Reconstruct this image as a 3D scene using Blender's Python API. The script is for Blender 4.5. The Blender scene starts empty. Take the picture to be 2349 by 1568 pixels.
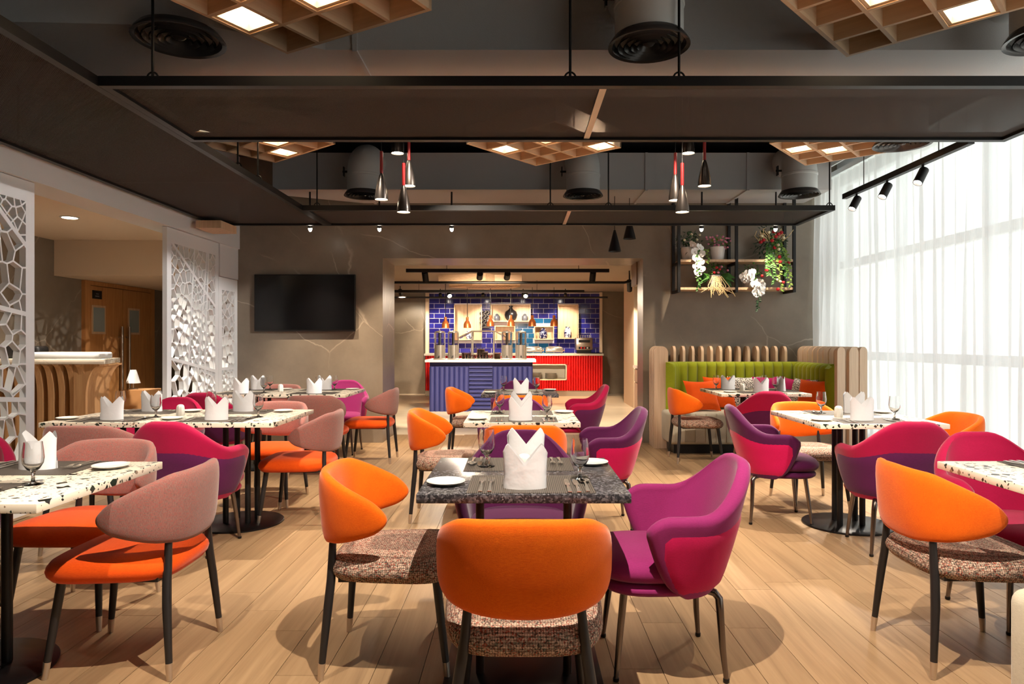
import bpy, bmesh, math, random
from mathutils import Vector, Matrix, geometry
random.seed(7)
PI = math.pi
SC = bpy.context.scene
COL = SC.collection
# ------------------------------------------------------------------ camera
EYE = 1.24
cam_d = bpy.data.cameras.new('camera'); cam = bpy.data.objects.new('camera', cam_d); COL.objects.link(cam)
cam.location = (0, 0, EYE); cam.rotation_euler = (PI/2, 0, 0)
cam_d.sensor_width = 36; cam_d.lens = 24; cam_d.shift_x = -0.0066; cam_d.shift_y = -0.0005
cam_d.clip_start = 0.05; cam_d.clip_end = 200
SC.camera = cam
# ------------------------------------------------------------------ world (bright overcast daylight outside the window)
W = bpy.data.worlds.new('overcast_daylight'); SC.world = W; W.use_nodes = True
nt = W.node_tree; nt.nodes.clear()
wo = nt.nodes.new('ShaderNodeOutputWorld'); wb = nt.nodes.new('ShaderNodeBackground')
tc = nt.nodes.new('ShaderNodeTexCoord'); sx = nt.nodes.new('ShaderNodeSeparateXYZ'); cr = nt.nodes.new('ShaderNodeValToRGB')
mr = nt.nodes.new('ShaderNodeMapRange'); mr.inputs[1].default_value = -0.3; mr.inputs[2].default_value = 0.5
cr.color_ramp.elements[0].color = (0.86, 0.88, 0.80, 1); cr.color_ramp.elements[1].color = (0.95, 0.96, 1.0, 1)
nt.links.new(tc.outputs['Generated'], sx.inputs[0]); nt.links.new(sx.outputs[2], mr.inputs[0])
nt.links.new(mr.outputs[0], cr.inputs[0]); nt.links.new(cr.outputs[0], wb.inputs[0]); nt.links.new(wb.outputs[0], wo.inputs[0])
wb.inputs[1].default_value = 2.0
# ------------------------------------------------------------------ light levels / exposure
K_SPOT = 0.7; K_PANEL = 1.0
SC.view_settings.view_transform = 'Standard'; SC.view_settings.look = 'None'
SC.view_settings.exposure = 0.32; SC.view_settings.gamma = 1.0; SC.view_settings.use_curve_mapping = False
try:
    SC.cycles.use_denoising = True
    SC.cycles.sample_clamp_indirect = 4.0
    SC.cycles.caustics_reflective = False; SC.cycles.caustics_refractive = False
    SC.cycles.max_bounces = 8; SC.cycles.transmission_bounces = 8; SC.cycles.diffuse_bounces = 3; SC.cycles.glossy_bounces = 3; SC.cycles.transparent_max_bounces = 16
except Exception: pass
WARM = (1.0, 0.80, 0.58); WARM2 = (1.0, 0.86, 0.70)

# portal that guides the daylight sampling through the window
pl = bpy.data.lights.new('window_portal', 'AREA'); pl.shape = 'RECTANGLE'; pl.size = 10.8; pl.size_y = 3.1
pl.cycles.is_portal = True
po = bpy.data.objects.new('window_portal', pl); COL.objects.link(po)
po.location = (4.02, 3.0, 1.6); po.rotation_euler = (PI/2, 0, PI/2)

# ------------------------------------------------------------------ geometry helpers
class G:
    def __init__(s): s.v = []; s.f = []
    def add(s, vs, fs):
        o = len(s.v); s.v += [tuple(p) for p in vs]; s.f += [tuple(i+o for i in f) for f in fs]; return s
    def box(s, x0, x1, y0, y1, z0, z1):
        return s.add([(x0,y0,z0),(x1,y0,z0),(x1,y1,z0),(x0,y1,z0),(x0,y0,z1),(x1,y0,z1),(x1,y1,z1),(x0,y1,z1)],
                     [(3,2,1,0),(4,5,6,7),(0,1,5,4),(1,2,6,5),(2,3,7,6),(3,0,4,7)])
    def cbox(s, c, d, rz=0):
        n = G().box(-d[0]/2,d[0]/2,-d[1]/2,d[1]/2,-d[2]/2,d[2]/2); m = Matrix.Translation(c) @ Matrix.Rotation(rz,4,'Z')
        return s.add([m @ Vector(p) for p in n.v], n.f)
    def loft(s, rings, cap=True, closed=True):
        n = len(rings[0]); vs = [p for r in rings for p in r]; fs = []
        for i in range(len(rings)-1):
            for k in range(n if closed else n-1):
                a = i*n+k; b = i*n+(k+1)%n; fs.append((a,b,b+n,a+n))
        if cap: fs.append(tuple(range(n-1,-1,-1))); fs.append(tuple(range((len(rings)-1)*n, len(rings)*n)))
        return s.add(vs, fs)
    def lathe(s, prof, seg=24, c=(0,0,0), cap=True):
        rings = [[(c[0]+r*math.cos(2*PI*k/seg), c[1]+r*math.sin(2*PI*k/seg), c[2]+z) for k in range(seg)] for r,z in prof]
        return s.loft(rings, cap)
    def tube(s, pts, rad, seg=10, cap=True):
        pts = [Vector(p) for p in pts]; n = len(pts)
        if not isinstance(rad, (list,tuple)): rad = [rad]*n
        T = []
        for i in range(n):
            t = (pts[min(i+1,n-1)]-pts[max(i-1,0)]); T.append(t.normalized())
        u = T[0].orthogonal().normalized(); rings = []
        for i in range(n):
            u = (u - T[i]*u.dot(T[i])).normalized(); w = T[i].cross(u)
            rings.append([pts[i]+(u*math.cos(2*PI*k/seg)+w*math.sin(2*PI*k/seg))*rad[i] for k in range(seg)])
        return s.loft(rings, cap)
    def prism(s, poly, z0, z1, fn=None):
        n = len(poly); fn = fn or (lambda x,y,z:(x,y,z))
        vs = [fn(x,y,z0) for x,y in poly]+[fn(x,y,z1) for x,y in poly]
        return s.add(vs, [tuple(range(n-1,-1,-1)), tuple(range(n,2*n))]+[(i,(i+1)%n,n+(i+1)%n,n+i) for i in range(n)])
    def xf(s, m):
        s.v = [tuple(m @ Vector(p)) for p in s.v]; return s
    def mesh(s, name, mat=None, smooth=True, ang=40, bevel=0, seg=2):
        me = bpy.data.meshes.new(name); me.from_pydata(s.v, [], s.f); me.update()
        bm = bmesh.new(); bm.from_mesh(me)
        bmesh.ops.recalc_face_normals(bm, faces=bm.faces)
        if bevel:
            es = [e for e in bm.edges if len(e.link_faces)==2 and e.calc_face_angle(0) > 0.5]
            bmesh.ops.bevel(bm, geom=es, offset=bevel, segments=seg, profile=0.5, affect='EDGES', clamp_overlap=True)
        bm.to_mesh(me); bm.free()
        if smooth:
            me.polygons.foreach_set('use_smooth', [True]*len(me.polygons)); me.set_sharp_from_angle(angle=math.radians(ang))
        if mat: me.materials.append(MT(mat))
        return me

def tag(o, label=None, cat=None, group=None, kind=None):
    if label: o['label'] = label
    if cat: o['category'] = cat
    if group: o['group'] = group
    if kind: o['kind'] = kind
    return o
def ob(name, me, parent=None, loc=None, rz=0, rot=None, scale=None):
    o = bpy.data.objects.new(name, me); COL.objects.link(o)
    if parent is not None: o.parent = parent
    if loc is not None: o.location = loc
    if rot is not None: o.rotation_euler = rot
    elif rz: o.rotation_euler = (0,0,rz)
    if scale is not None: o.scale = scale
    return o
def thing(name, label, cat, loc=(0,0,0), rz=0, group=None):
    o = ob(name, None, None, loc, rz); o.empty_display_size = 0.1
    return tag(o, label, cat, group)
def part(name, g, mat, parent, smooth=True, ang=40, bevel=0, seg=2, **kw):
    return ob(name, g.mesh(name, mat, smooth, ang, bevel, seg), parent, **kw)
def struct(name, g, mat, smooth=False, **kw):
    return tag(ob(name, g.mesh(name, mat, smooth, **kw)), kind='structure')
def copy_tree(o, parent=None):
    c = o.copy(); COL.objects.link(c); c.parent = parent
    for ch in list(o.children): copy_tree(ch, c)
    return c
def dup(o, loc, rz, label=None, group=None):
    c = copy_tree(o); c.location = loc; c.rotation_euler = (0,0,rz)
    if label: c['label'] = label
    if group: c['group'] = group
    return c
FF = 1566.0
def X(px, d): return (px-1190)*d/FF
def Z(py, d): return EYE+(783-py)*d/FF

# ------------------------------------------------------------------ materials
def lin(r, g, b):
    f = lambda c: (c/255/12.92 if c/255 <= 0.04045 else ((c/255+0.055)/1.055)**2.4)
    return (f(r), f(g), f(b), 1)
MATS = {}
def MT(n): return MATS[n]
class NM:
    def __init__(s, name):
        m = bpy.data.materials.new(name); m.use_nodes = True; s.m = m; s.t = m.node_tree; s.t.nodes.clear()
        s.out = s.n('ShaderNodeOutputMaterial'); s.b = s.n('ShaderNodeBsdfPrincipled'); s.l(s.b.outputs[0], s.out.inputs[0]); MATS[name] = m
    def n(s, t, **kw):
        x = s.t.nodes.new(t)
        for k,v in kw.items():
            if k.startswith('i_'):
                key = k[2:]; key = int(key) if key.isdigit() else key.replace('_',' ')
                x.inputs[key].default_value = v
            else: setattr(x, k, v)
        return x
    def l(s, a, b): s.t.links.new(a, b)
    def set(s, **kw):
        for k,v in kw.items(): s.b.inputs[k.replace('_',' ')].default_value = v
        return s
    def coord(s, scale=(1,1,1), kind='Object', rot=(0,0,0), rnd=False):
        c = s.n('ShaderNodeTexCoord'); mp = s.n('ShaderNodeMapping'); mp.inputs['Scale'].default_value = scale; mp.inputs['Rotation'].default_value = rot
        s.l(c.outputs[kind], mp.inputs[0])
        if rnd:
            oi = s.n('ShaderNodeObjectInfo'); mu = s.n('ShaderNodeVectorMath', operation='SCALE'); mu.inputs[0].default_value = (37, 91, 53)
            s.l(oi.outputs['Random'], mu.inputs['Scale']); s.l(mu.outputs[0], mp.inputs['Location'])
        return mp.outputs[0]
    def wcoord(s, scale=(1,1,1), rot=(0,0,0)):
        c = s.n('ShaderNodeNewGeometry'); mp = s.n('ShaderNodeMapping'); mp.inputs['Scale'].default_value = scale; mp.inputs['Rotation'].default_value = rot
        s.l(c.outputs['Position'], mp.inputs[0]); return mp.outputs[0]
    def noise(s, v, scale=5, detail=4, rough=0.5, dist=0):
        n = s.n('ShaderNodeTexNoise'); n.inputs['Scale'].default_value = scale; n.inputs['Detail'].default_value = detail
        n.inputs['Roughness'].default_value = rough; n.inputs['Distortion'].default_value = dist; s.l(v, n.inputs['Vector']); return n.outputs[0]
    def ramp(s, f, stops, interp='LINEAR'):
        r = s.n('ShaderNodeValToRGB'); r.color_ramp.interpolation = interp; e = r.color_ramp.elements
        while len(e) < len(stops): e.new(0.5)
        for i,(p,c) in enumerate(stops): e[i].position = p; e[i].color = c if len(c)==4 else (*c,1)
        s.l(f, r.inputs[0]); return r.outputs[0]
    def mix(s, f, a, b, mode='MIX'):
        m = s.n('ShaderNodeMix', data_type='RGBA', blend_type=mode)
        for v,i in ((f,0),(a,6),(b,7)):
            if hasattr(v,'is_output'): s.l(v, m.inputs[i])
            else: m.inputs[i].default_value = v
        return m.outputs[2]
    def math(s, op, a, b=0.0, clamp=False):
        m = s.n('ShaderNodeMath', operation=op, use_clamp=clamp)
        for v,i in ((a,0),(b,1)):
            if hasattr(v,'is_output'): s.l(v, m.inputs[i])
            else: m.inputs[i].default_value = v
        return m.outputs[0]
    def color(s, c): s.l(c, s.b.inputs['Base Color']); return s
    def bump(s, h, strength=0.2, dist=0.01):
        b = s.n('ShaderNodeBump'); b.inputs['Strength'].default_value = strength; b.inputs['Distance'].default_value = dist
        s.l(h, b.inputs['Height']); s.l(b.outputs[0], s.b.inputs['Normal']); return s
def plain(name, c, rough=0.5, metal=0.0, **kw):
    m = NM(name); m.set(Base_Color=c, Roughness=rough, Metallic=metal)
    m.set(**kw); return m
def emis(name, c, strength):
    m = NM(name); m.set(Base_Color=(0,0,0,1), Emission_Color=c, Emission_Strength=strength, Roughness=0.6); return m
def fabric(name, c, c2=None, rough=0.85, bs=0.25):
    m = NM(name); c2 = c2 or tuple(min(1,x*0.72) for x in c[:3])+(1,)
    v1 = m.coord((900,60,900)); v2 = m.coord((60,900,900)); v3 = m.coord((1,1,1))
    a = m.noise(v1,1,2); b = m.noise(v2,1,2); big = m.noise(v3,9,2)
    f = m.math('ADD', m.math('MULTIPLY', m.math('ADD',a,b), 0.42), m.math('MULTIPLY',big,0.16))
    m.color(m.ramp(f, [(0.36,c2),(0.62,c)])); m.set(Roughness=rough); m.b.inputs['Sheen Weight'].default_value = 0.25; m.b.inputs['Sheen Roughness'].default_value = 0.4
    m.b.inputs['Specular IOR Level'].default_value = 0.2
    m.bump(m.math('ADD',a,b), bs, 0.001); return m
def wood(name, c1, c2, axis='z', rough=0.5, scale=1.0, world=False, rnd=False):
    m = NM(name); sc = {'x':(2,38,38),'y':(38,2,38),'z':(38,38,2)}[axis]; sc = tuple(q*scale for q in sc)
    v = m.wcoord(sc) if world else m.coord(sc, rnd=rnd)
    f = m.noise(v,1,5,0.55,0.4); m.color(m.ramp(f,[(0.3,c2),(0.7,c1)])); m.set(Roughness=rough); m.bump(f,0.06,0.002); return m

fabric('orange', lin(252,118,10), lin(230,88,4))
fabric('orange_seat', lin(240,92,10), lin(216,68,6))
fabric('crimson', lin(170,12,68), lin(146,8,56))
fabric('magenta', lin(154,44,110), lin(132,34,92))
fabric('purple', lin(90,24,76), lin(72,16,60))
fabric('pink_outer', lin(204,18,88), lin(178,12,72))
fabric('green', lin(154,162,34), lin(130,142,22), bs=0.15)
fabric('grey_seat', lin(212,206,188), lin(182,174,154))
fabric('cushion_orange', lin(250,98,16), lin(230,78,8), bs=0.1)
fabric('cushion_magenta', lin(196,32,110), lin(170,20,92), bs=0.1)
def f_mauve():
    m = NM('mauve'); v1 = m.coord((700,700,90)); v2 = m.coord((90,90,800)); a = m.noise(v1,1,2); b = m.noise(v2,1,2)
    m.color(m.mix(m.ramp(b,[(0.42,(0,0,0)),(0.6,(1,1,1))]), m.ramp(a,[(0.35,lin(108,76,72)),(0.65,lin(148,114,106))]), lin(156,86,78)))
    m.set(Roughness=0.9); m.b.inputs['Sheen Weight'].default_value = 0.25; m.bump(m.math('ADD',a,b),0.25,0.001)
f_mauve()
def f_tweed():
    m = NM('tweed'); v = m.coord((1,1,1))
    vo = m.n('ShaderNodeTexVoronoi'); vo.inputs['Scale'].default_value = 230; m.l(v, vo.inputs['Vector'])
    sp = m.n('ShaderNodeSeparateColor'); m.l(vo.outputs['Color'], sp.inputs[0])
    base = m.ramp(sp.outputs[0], [(0.0,lin(206,178,158)),(0.3,lin(158,122,104)),(0.52,lin(214,184,164)),(0.7,lin(168,84,66)),(0.82,lin(92,72,64)),(0.93,lin(140,146,128))], 'CONSTANT')
    w1 = m.n('ShaderNodeTexWave', wave_type='BANDS', bands_direction='X'); w1.inputs['Scale'].default_value = 42; w1.inputs['Distortion'].default_value = 0.6; m.l(v, w1.inputs['Vector'])
    w2 = m.n('ShaderNodeTexWave', wave_type='BANDS', bands_direction='Y'); w2.inputs['Scale'].default_value = 42; w2.inputs['Distortion'].default_value = 0.6; m.l(v, w2.inputs['Vector'])
    w3 = m.n('ShaderNodeTexWave', wave_type='BANDS', bands_direction='Z'); w3.inputs['Scale'].default_value = 42; m.l(v, w3.inputs['Vector'])
    g = m.math('MULTIPLY', m.ramp(w1.outputs[1],[(0.08,(0.55,0.55,0.55)),(0.35,(1,1,1))]), m.ramp(w2.outputs[1],[(0.08,(0.55,0.55,0.55)),(0.35,(1,1,1))]))
    g = m.math('MULTIPLY', g, m.ramp(w3.outputs[1],[(0.1,(0.6,0.6,0.6)),(0.4,(1,1,1))]))
    m.color(m.mix(1.0, base, g, 'MULTIPLY')); m.set(Roughness=0.95); m.bump(g, 0.5, 0.002)
f_tweed()
plain('leg_black', lin(32,29,30), 0.42)
plain('ferrule', lin(206,194,182), 0.28, 0.9)
plain('leg_chrome', lin(120,110,106), 0.22, 1.0)
plain('black_metal', lin(22,20,21), 0.45, 0.3)
plain('bronze_post', lin(60,42,34), 0.3, 0.7)
plain('base_plate', lin(20,18,19), 0.35, 0.4)
plain('steel', lin(226,220,212), 0.2, 0.8)
plain('brushed_steel', lin(190,180,170), 0.3, 1.0)
plain('porcelain', lin(240,236,228), 0.2)
plain('white_paint', lin(240,244,247), 0.45)
plain('beige_paint', lin(232,208,180), 0.7)
plain('ceiling_taupe', lin(150,132,114), 0.8)
plain('niche_white', lin(230,222,205), 0.5)
plain('tv_black', lin(10,10,12), 0.16)
plain('tv_bezel', lin(14,14,15), 0.4)
plain('copper', lin(236,140,80), 0.35, 0.65)
plain('red_stem', lin(130,18,20), 0.4)
plain('pendant_shell', lin(72,66,62), 0.32, 0.85)
plain('grout', lin(214,206,214), 0.8)
plain('pot_white', lin(232,228,226), 0.35)
plain('leaf', lin(62,112,38), 0.55); plain('leaf_dark', lin(34,70,34), 0.55); plain('leaf_light', lin(120,150,60), 0.55)
plain('rose_red', lin(168,16,28), 0.6); plain('petal_white', lin(244,242,240), 0.55); plain('petal_pink', lin(214,130,160), 0.6)
plain('coral_twig', lin(226,200,150), 0.7); plain('petal_cream', lin(236,226,190), 0.6)
plain('dark_vase', lin(28,28,34), 0.3); plain('slate_jar', lin(92,98,112), 0.35)
plain('sculpture_black', lin(48,44,44), 0.5)
plain('brown_jar', lin(92,52,44), 0.5); plain('cereal', lin(150,80,44), 0.8)
plain('cardboard', lin(178,128,78), 0.8)
plain('door_glass', lin(150,160,160), 0.1)
plain('sign_black', lin(14,13,14), 0.5); plain('sign_text', lin(120,120,124), 0.6)
plain('red_panel', lin(214,6,10), 0.42)
plain('blue_panel', lin(46,50,104), 0.5)
plain('counter_white', lin(240,232,220), 0.3)
plain('skirting', lin(196,184,164), 0.6)
emis('panel_glow', (1.0,0.80,0.52,1), 10.0)
emis('bulb_glow', (1.0,0.82,0.58,1), 22.0)
emis('spot_glow', (1.0,0.88,0.74,1), 30.0)
wood('oak_light', lin(228,196,162), lin(204,168,132), 'z', 0.5)
wood('oak_lattice', lin(240,206,170), lin(222,184,146), 'x', 0.5)
wood('oak_fin', lin(228,200,172), lin(208,176,146), 'z', 0.5)
wood('oak_door', lin(206,150,92), lin(180,120,68), 'z', 0.45)
wood('oak_desk', lin(214,168,118), lin(190,140,92), 'z', 0.5)
wood('walnut_block', lin(150,118,94), lin(126,98,76), 'z', 0.6)
def f_floor(name, world):
    m = NM(name); v = m.wcoord((26,1.6,1)) if world else m.coord((26,1.6,1), rnd=True)
    f = m.noise(v,1,6,0.6,0.9); 
    v2 = m.wcoord((5,0.7,1)) if world else m.coord((5,0.7,1), rnd=True)
    f2 = m.noise(v2,1,3,0.5,0.6)
    c = m.ramp(f,[(0.25,lin(132,105,76)),(0.5,lin(164,134,100)),(0.78,lin(184,154,118))])
    c = m.mix(m.math('MULTIPLY',f2,0.5), c, lin(158,128,94))
    if not world:
        oi = m.n('ShaderNodeObjectInfo'); c = m.mix(1.0, c, m.ramp(oi.outputs['Random'],[(0,(0.80,0.79,0.78)),(0.5,(0.93,0.93,0.92)),(1,(1,1,1))]), 'MULTIPLY')
    m.color(c); m.set(Roughness=0.42); m.bump(f,0.08,0.002)
f_floor('floor_oak', False); f_floor('floor_oak_world', True)
def f_marble(name, c1, c2, vein, rough=0.35, vs=0.42, world=True, rot=(0.35,0.5,0.75)):
    m = NM(name); v = m.wcoord((1,1,1), rot)
    n = m.n('ShaderNodeTexNoise'); n.inputs['Scale'].default_value = 1.6; n.inputs['Detail'].default_value = 5; m.l(v, n.inputs['Vector'])
    ad = m.n('ShaderNodeVectorMath', operation='MULTIPLY_ADD'); m.l(n.outputs['Color'], ad.inputs[0]); ad.inputs[1].default_value = (0.28,0.28,0.28); m.l(v, ad.inputs[2])
    st = m.n('ShaderNodeMapping'); st.inputs['Scale'].default_value = (1.9,0.5,0.9); m.l(ad.outputs[0], st.inputs[0])
    vo = m.n('ShaderNodeTexVoronoi', feature='DISTANCE_TO_EDGE'); vo.inputs['Scale'].default_value = vs*1.7; m.l(st.outputs[0], vo.inputs['Vector'])
    line = m.ramp(vo.outputs['Distance'], [(0.0,(1,1,1)),(0.008,(0,0,0))])
    mask = m.ramp(m.noise(v,1.3,2), [(0.46,(0,0,0)),(0.58,(0.7,0.7,0.7))])
    base = m.ramp(m.noise(m.wcoord((1,1,1)),3.0,6,0.65), [(0.3,c2),(0.7,c1)])
    m.color(m.mix(m.math('MULTIPLY',line,mask), base, vein)); m.set(Roughness=rough)
f_marble('marble_taupe', lin(140,128,113), lin(126,114,100), lin(196,180,160), 0.33)
f_marble('marble_cream', lin(236,220,196), lin(224,206,180), lin(206,184,156), 0.28, 0.3)
f_marble('marble_top', lin(238,226,206), lin(228,214,194), lin(180,160,140), 0.25, 1.2)
def f_terrazzo():
    m = NM('terrazzo_white'); v = m.coord((1,1,1))
    nz = m.n('ShaderNodeTexNoise'); nz.inputs['Scale'].default_value = 30; nz.inputs['Detail'].default_value = 1; m.l(v, nz.inputs['Vector'])
    ad = m.n('ShaderNodeVectorMath', operation='MULTIPLY_ADD'); m.l(nz.outputs['Color'], ad.inputs[0]); ad.inputs[1].default_value = (0.02,0.02,0.02); m.l(v, ad.inputs[2])
    c = lin(234,222,204); prev = None
    for sc, thr, keep in ((27,0.36,0.36),(64,0.32,0.38)):
        vo = m.n('ShaderNodeTexVoronoi', distance='MANHATTAN'); vo.inputs['Scale'].default_value = sc; m.l(ad.outputs[0], vo.inputs['Vector'])
        sp = m.n('ShaderNodeSeparateColor'); m.l(vo.outputs['Color'], sp.inputs[0])
        r = m.math('MULTIPLY', m.math('LESS_THAN', vo.outputs['Distance'], m.math('MULTIPLY',sp.outputs[1],thr*2.2)), m.math('GREATER_THAN', sp.outputs[0], keep))
        chip = m.ramp(sp.outputs[2], [(0.0,lin(34,50,42)),(0.4,lin(26,28,26)),(0.72,lin(70,86,72)),(0.88,lin(150,128,110))], 'CONSTANT')
        prev = m.mix(r, c if prev is None else prev, chip)
    m.color(prev); m.set(Roughness=0.28)
f_terrazzo()
def f_dark_stone():
    m = NM('terrazzo_dark'); v = m.coord((1,1,1))
    vo = m.n('ShaderNodeTexVoronoi'); vo.inputs['Scale'].default_value = 150; m.l(v, vo.inputs['Vector'])
    sp = m.n('ShaderNodeSeparateColor'); m.l(vo.outputs['Color'], sp.inputs[0])
    base = m.ramp(sp.outputs[0], [(0.0,lin(52,51,55)),(0.4,lin(76,74,79)),(0.65,lin(98,96,101)),(0.85,lin(118,116,121))], 'CONSTANT')
    v2 = m.n('ShaderNodeTexVoronoi', distance='MANHATTAN'); v2.inputs['Scale'].default_value = 75; m.l(v, v2.inputs['Vector'])
    s2 = m.n('ShaderNodeSeparateColor'); m.l(v2.outputs['Color'], s2.inputs[0])
    r = m.math('MULTIPLY', m.math('LESS_THAN', v2.outputs['Distance'], 0.3), m.math('GREATER_THAN', s2.outputs[0], 0.93))
    m.color(m.mix(r, base, lin(206,204,206))); m.set(Roughness=0.25)
f_dark_stone()
def f_mat():
    m = NM('placemat'); v = m.coord((1,1,1))
    w = m.n('ShaderNodeTexWave', wave_type='BANDS', bands_direction='X'); w.inputs['Scale'].default_value = 48; m.l(v, w.inputs['Vector'])
    w2 = m.n('ShaderNodeTexWave', wave_type='BANDS', bands_direction='Y'); w2.inputs['Scale'].default_value = 80; m.l(v, w2.inputs['Vector'])
    m.color(m.mix(w2.outputs[1], m.ramp(w.outputs[1],[(0.2,lin(46,42,40)),(0.8,lin(128,118,108))]), lin(58,52,48))); m.set(Roughness=0.6); m.bump(w.outputs[1],0.4,0.001)
f_mat()
def f_napkin():
    m = NM('linen'); v = m.coord((1,1,1)); n = m.noise(v,16,3); m.set(Base_Color=lin(240,240,244), Roughness=0.8); m.bump(n,0.35,0.01)
f_napkin()
def f_duct(name, c, rough, sc=260, st=0.5):
    m = NM(name); v = m.wcoord((1,1,1)); n = m.noise(v,sc,2); m.set(Base_Color=c, Roughness=rough, Metallic=0.0); m.bump(n,st,0.003)
f_duct('duct_grey', lin(216,212,212), 0.45); f_duct('duct_spigot', lin(226,224,222), 0.36); f_duct('ceiling_dark', lin(52,48,52), 0.8, 90, 0.3)
plain('diffuser', lin(92,86,84), 0.25, 0.3)
def f_glass(name, tint, spec=1.0, base=0.04):
    m = NM(name); m.t.nodes.remove(m.b)
    tr = m.n('ShaderNodeBsdfTransparent'); tr.inputs[0].default_value = tint
    gl = m.n('ShaderNodeBsdfGlossy'); gl.inputs['Roughness'].default_value = 0.02
    lw = m.n('ShaderNodeLayerWeight'); lw.inputs[0].default_value = 0.35
    f = m.math('ADD', m.math('MULTIPLY', m.math('POWER', lw.outputs['Facing'], 2.2), 0.62*spec), base, True)
    mx = m.n('ShaderNodeMixShader'); m.l(f, mx.inputs[0]); m.l(tr.outputs[0], mx.inputs[1]); m.l(gl.outputs[0], mx.inputs[2]); m.l(mx.outputs[0], m.out.inputs[0])
gm = plain('glass', (1,1,1,1), 0.0); gm.set(Transmission_Weight=1.0, IOR=1.45); f_glass('window_glass', (0.96,0.99,0.97,1), 0.5, 0.03)
def f_sheer():
    m = NM('sheer'); m.t.nodes.remove(m.b)
    v = m.coord((400,400,6)); n = m.noise(v,1,2)
    tl = m.n('ShaderNodeBsdfTranslucent'); tl.inputs[0].default_value = (0.90,0.88,0.89,1)
    df = m.n('ShaderNodeBsdfDiffuse'); df.inputs[0].default_value = (0.88,0.86,0.87,1)
    tr = m.n('ShaderNodeBsdfTransparent'); tr.inputs[0].default_value = (1,1,1,1)
    a = m.n('ShaderNodeMixShader'); a.inputs[0].default_value = 0.32; m.l(tl.outputs[0],a.inputs[1]); m.l(df.outputs[0],a.inputs[2])
    b = m.n('ShaderNodeMixShader'); m.l(m.ramp(n,[(0.3,(0.14,0.14,0.14)),(0.7,(0.24,0.24,0.24))]), b.inputs[0]); m.l(a.outputs[0],b.inputs[1]); m.l(tr.outputs[0],b.inputs[2]); m.l(b.outputs[0], m.out.inputs[0])
f_sheer()
def f_mesh():
    m = NM('mesh_sheet'); m.set(Base_Color=lin(58,50,46), Roughness=0.8, Metallic=0.2)
    v = m.coord((1,1,1)); 
    w = m.n('ShaderNodeTexWave', wave_type='BANDS', bands_direction='DIAGONAL'); w.inputs['Scale'].default_value = 70; m.l(v,w.inputs['Vector'])
    tr = m.n('ShaderNodeBsdfTransparent'); mx = m.n('ShaderNodeMixShader')
    m.l(m.ramp(w.outputs[1],[(0.2,(0.07,0.07,0.07)),(0.8,(0.30,0.30,0.30))]), mx.inputs[0]); m.l(m.b.outputs[0], mx.inputs[1]); m.l(tr.outputs[0], mx.inputs[2]); m.l(mx.outputs[0], m.out.inputs[0])
f_mesh()
def f_tile():
    m = NM('tile_blue'); oi = m.n('ShaderNodeObjectInfo')
    m.color(m.ramp(oi.outputs['Random'],[(0,lin(26,24,92)),(0.5,lin(34,32,112)),(1,lin(44,46,138))])); m.set(Roughness=0.12)
    m2 = NM('tile_teal'); oi = m2.n('ShaderNodeObjectInfo')
    m2.color(m2.ramp(oi.outputs['Random'],[(0,lin(14,62,104)),(1,lin(24,92,140))])); m2.set(Roughness=0.12)
f_tile()
def f_pattern():
    m = NM('cushion_pattern'); v = m.coord((1,1,1)); vo = m.n('ShaderNodeTexVoronoi', feature='DISTANCE_TO_EDGE'); vo.inputs['Scale'].default_value = 55; m.l(v, vo.inputs['Vector'])
    m.color(m.ramp(vo.outputs['Distance'],[(0.12,lin(236,232,226)),(0.16,lin(26,24,26))])); m.set(Roughness=0.85)
    m = NM('jar_pattern'); v = m.coord((1,1,1)); n = m.noise(v,22,2,0.5,1.0)
    m.color(m.ramp(n,[(0.5,lin(232,230,236)),(0.55,lin(34,40,92))])); m.set(Roughness=0.2)
    m = NM('jar_pattern_dark'); v = m.coord((1,1,1)); n = m.noise(v,26,2,0.5,1.0)
    m.color(m.ramp(n,[(0.56,lin(24,26,64)),(0.62,lin(206,206,222))])); m.set(Roughness=0.2)
f_pattern()
# ================================================================== STRUCTURE
WALL_D = 8.37
# floor: oak planks running away from the camera over a sub-floor
fl = struct('floor', G().box(-3.62,3.95,-2.6,9.1,-0.05,-0.012), 'walnut_block')
pl_me = G().box(-0.0893,0.0893,-0.5,0.5,-0.012,0.0).mesh('plank','floor_oak',False)
random.seed(11)
nx = 0
x = -3.62+0.09
while x < 3.95-0.05:
    y = 1.9 - random.random()*0.9
    while y < 9.1:
        L = random.choice((1.25,1.55,1.85)); y1 = min(y+L, 9.1); y0 = max(y, 1.2)
        if y1-y0 > 0.08: ob('plank', pl_me, fl, (x,(y0+y1)/2,0), scale=(1,(y1-y0)-0.002,1))
        y += L
    x += 0.181
g = G(); g.box(-3.62,3.95,-2.6,1.2,-0.012,0.0)
o = part('front_boards', g, 'floor_oak_world', fl, False)
struct('floor', G().box(-3.6,3.2,9.1,16.6,-0.05,0.0), 'marble_cream')
struct('floor', G().box(-6.0,-3.62,-2.6,11.5,-0.05,0.0), 'marble_taupe')
# feature wall with the wide opening into the buffet room
g = G()
g.box(-3.45,-1.668,WALL_D,9.16,0,3.5); g.box(1.523,4.1,WALL_D,8.76,0,3.5)
g.box(-1.668,1.523,WALL_D,9.16,2.26,3.5)
struct('wall_back', g, 'marble_taupe')
struct('ceiling', G().box(-3.75,4.2,-2.6,9.2,3.5,3.6), 'ceiling_dark')
struct('wall_front', G().box(-6.0,4.2,-2.75,-2.6,0,3.6), 'marble_taupe')
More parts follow.
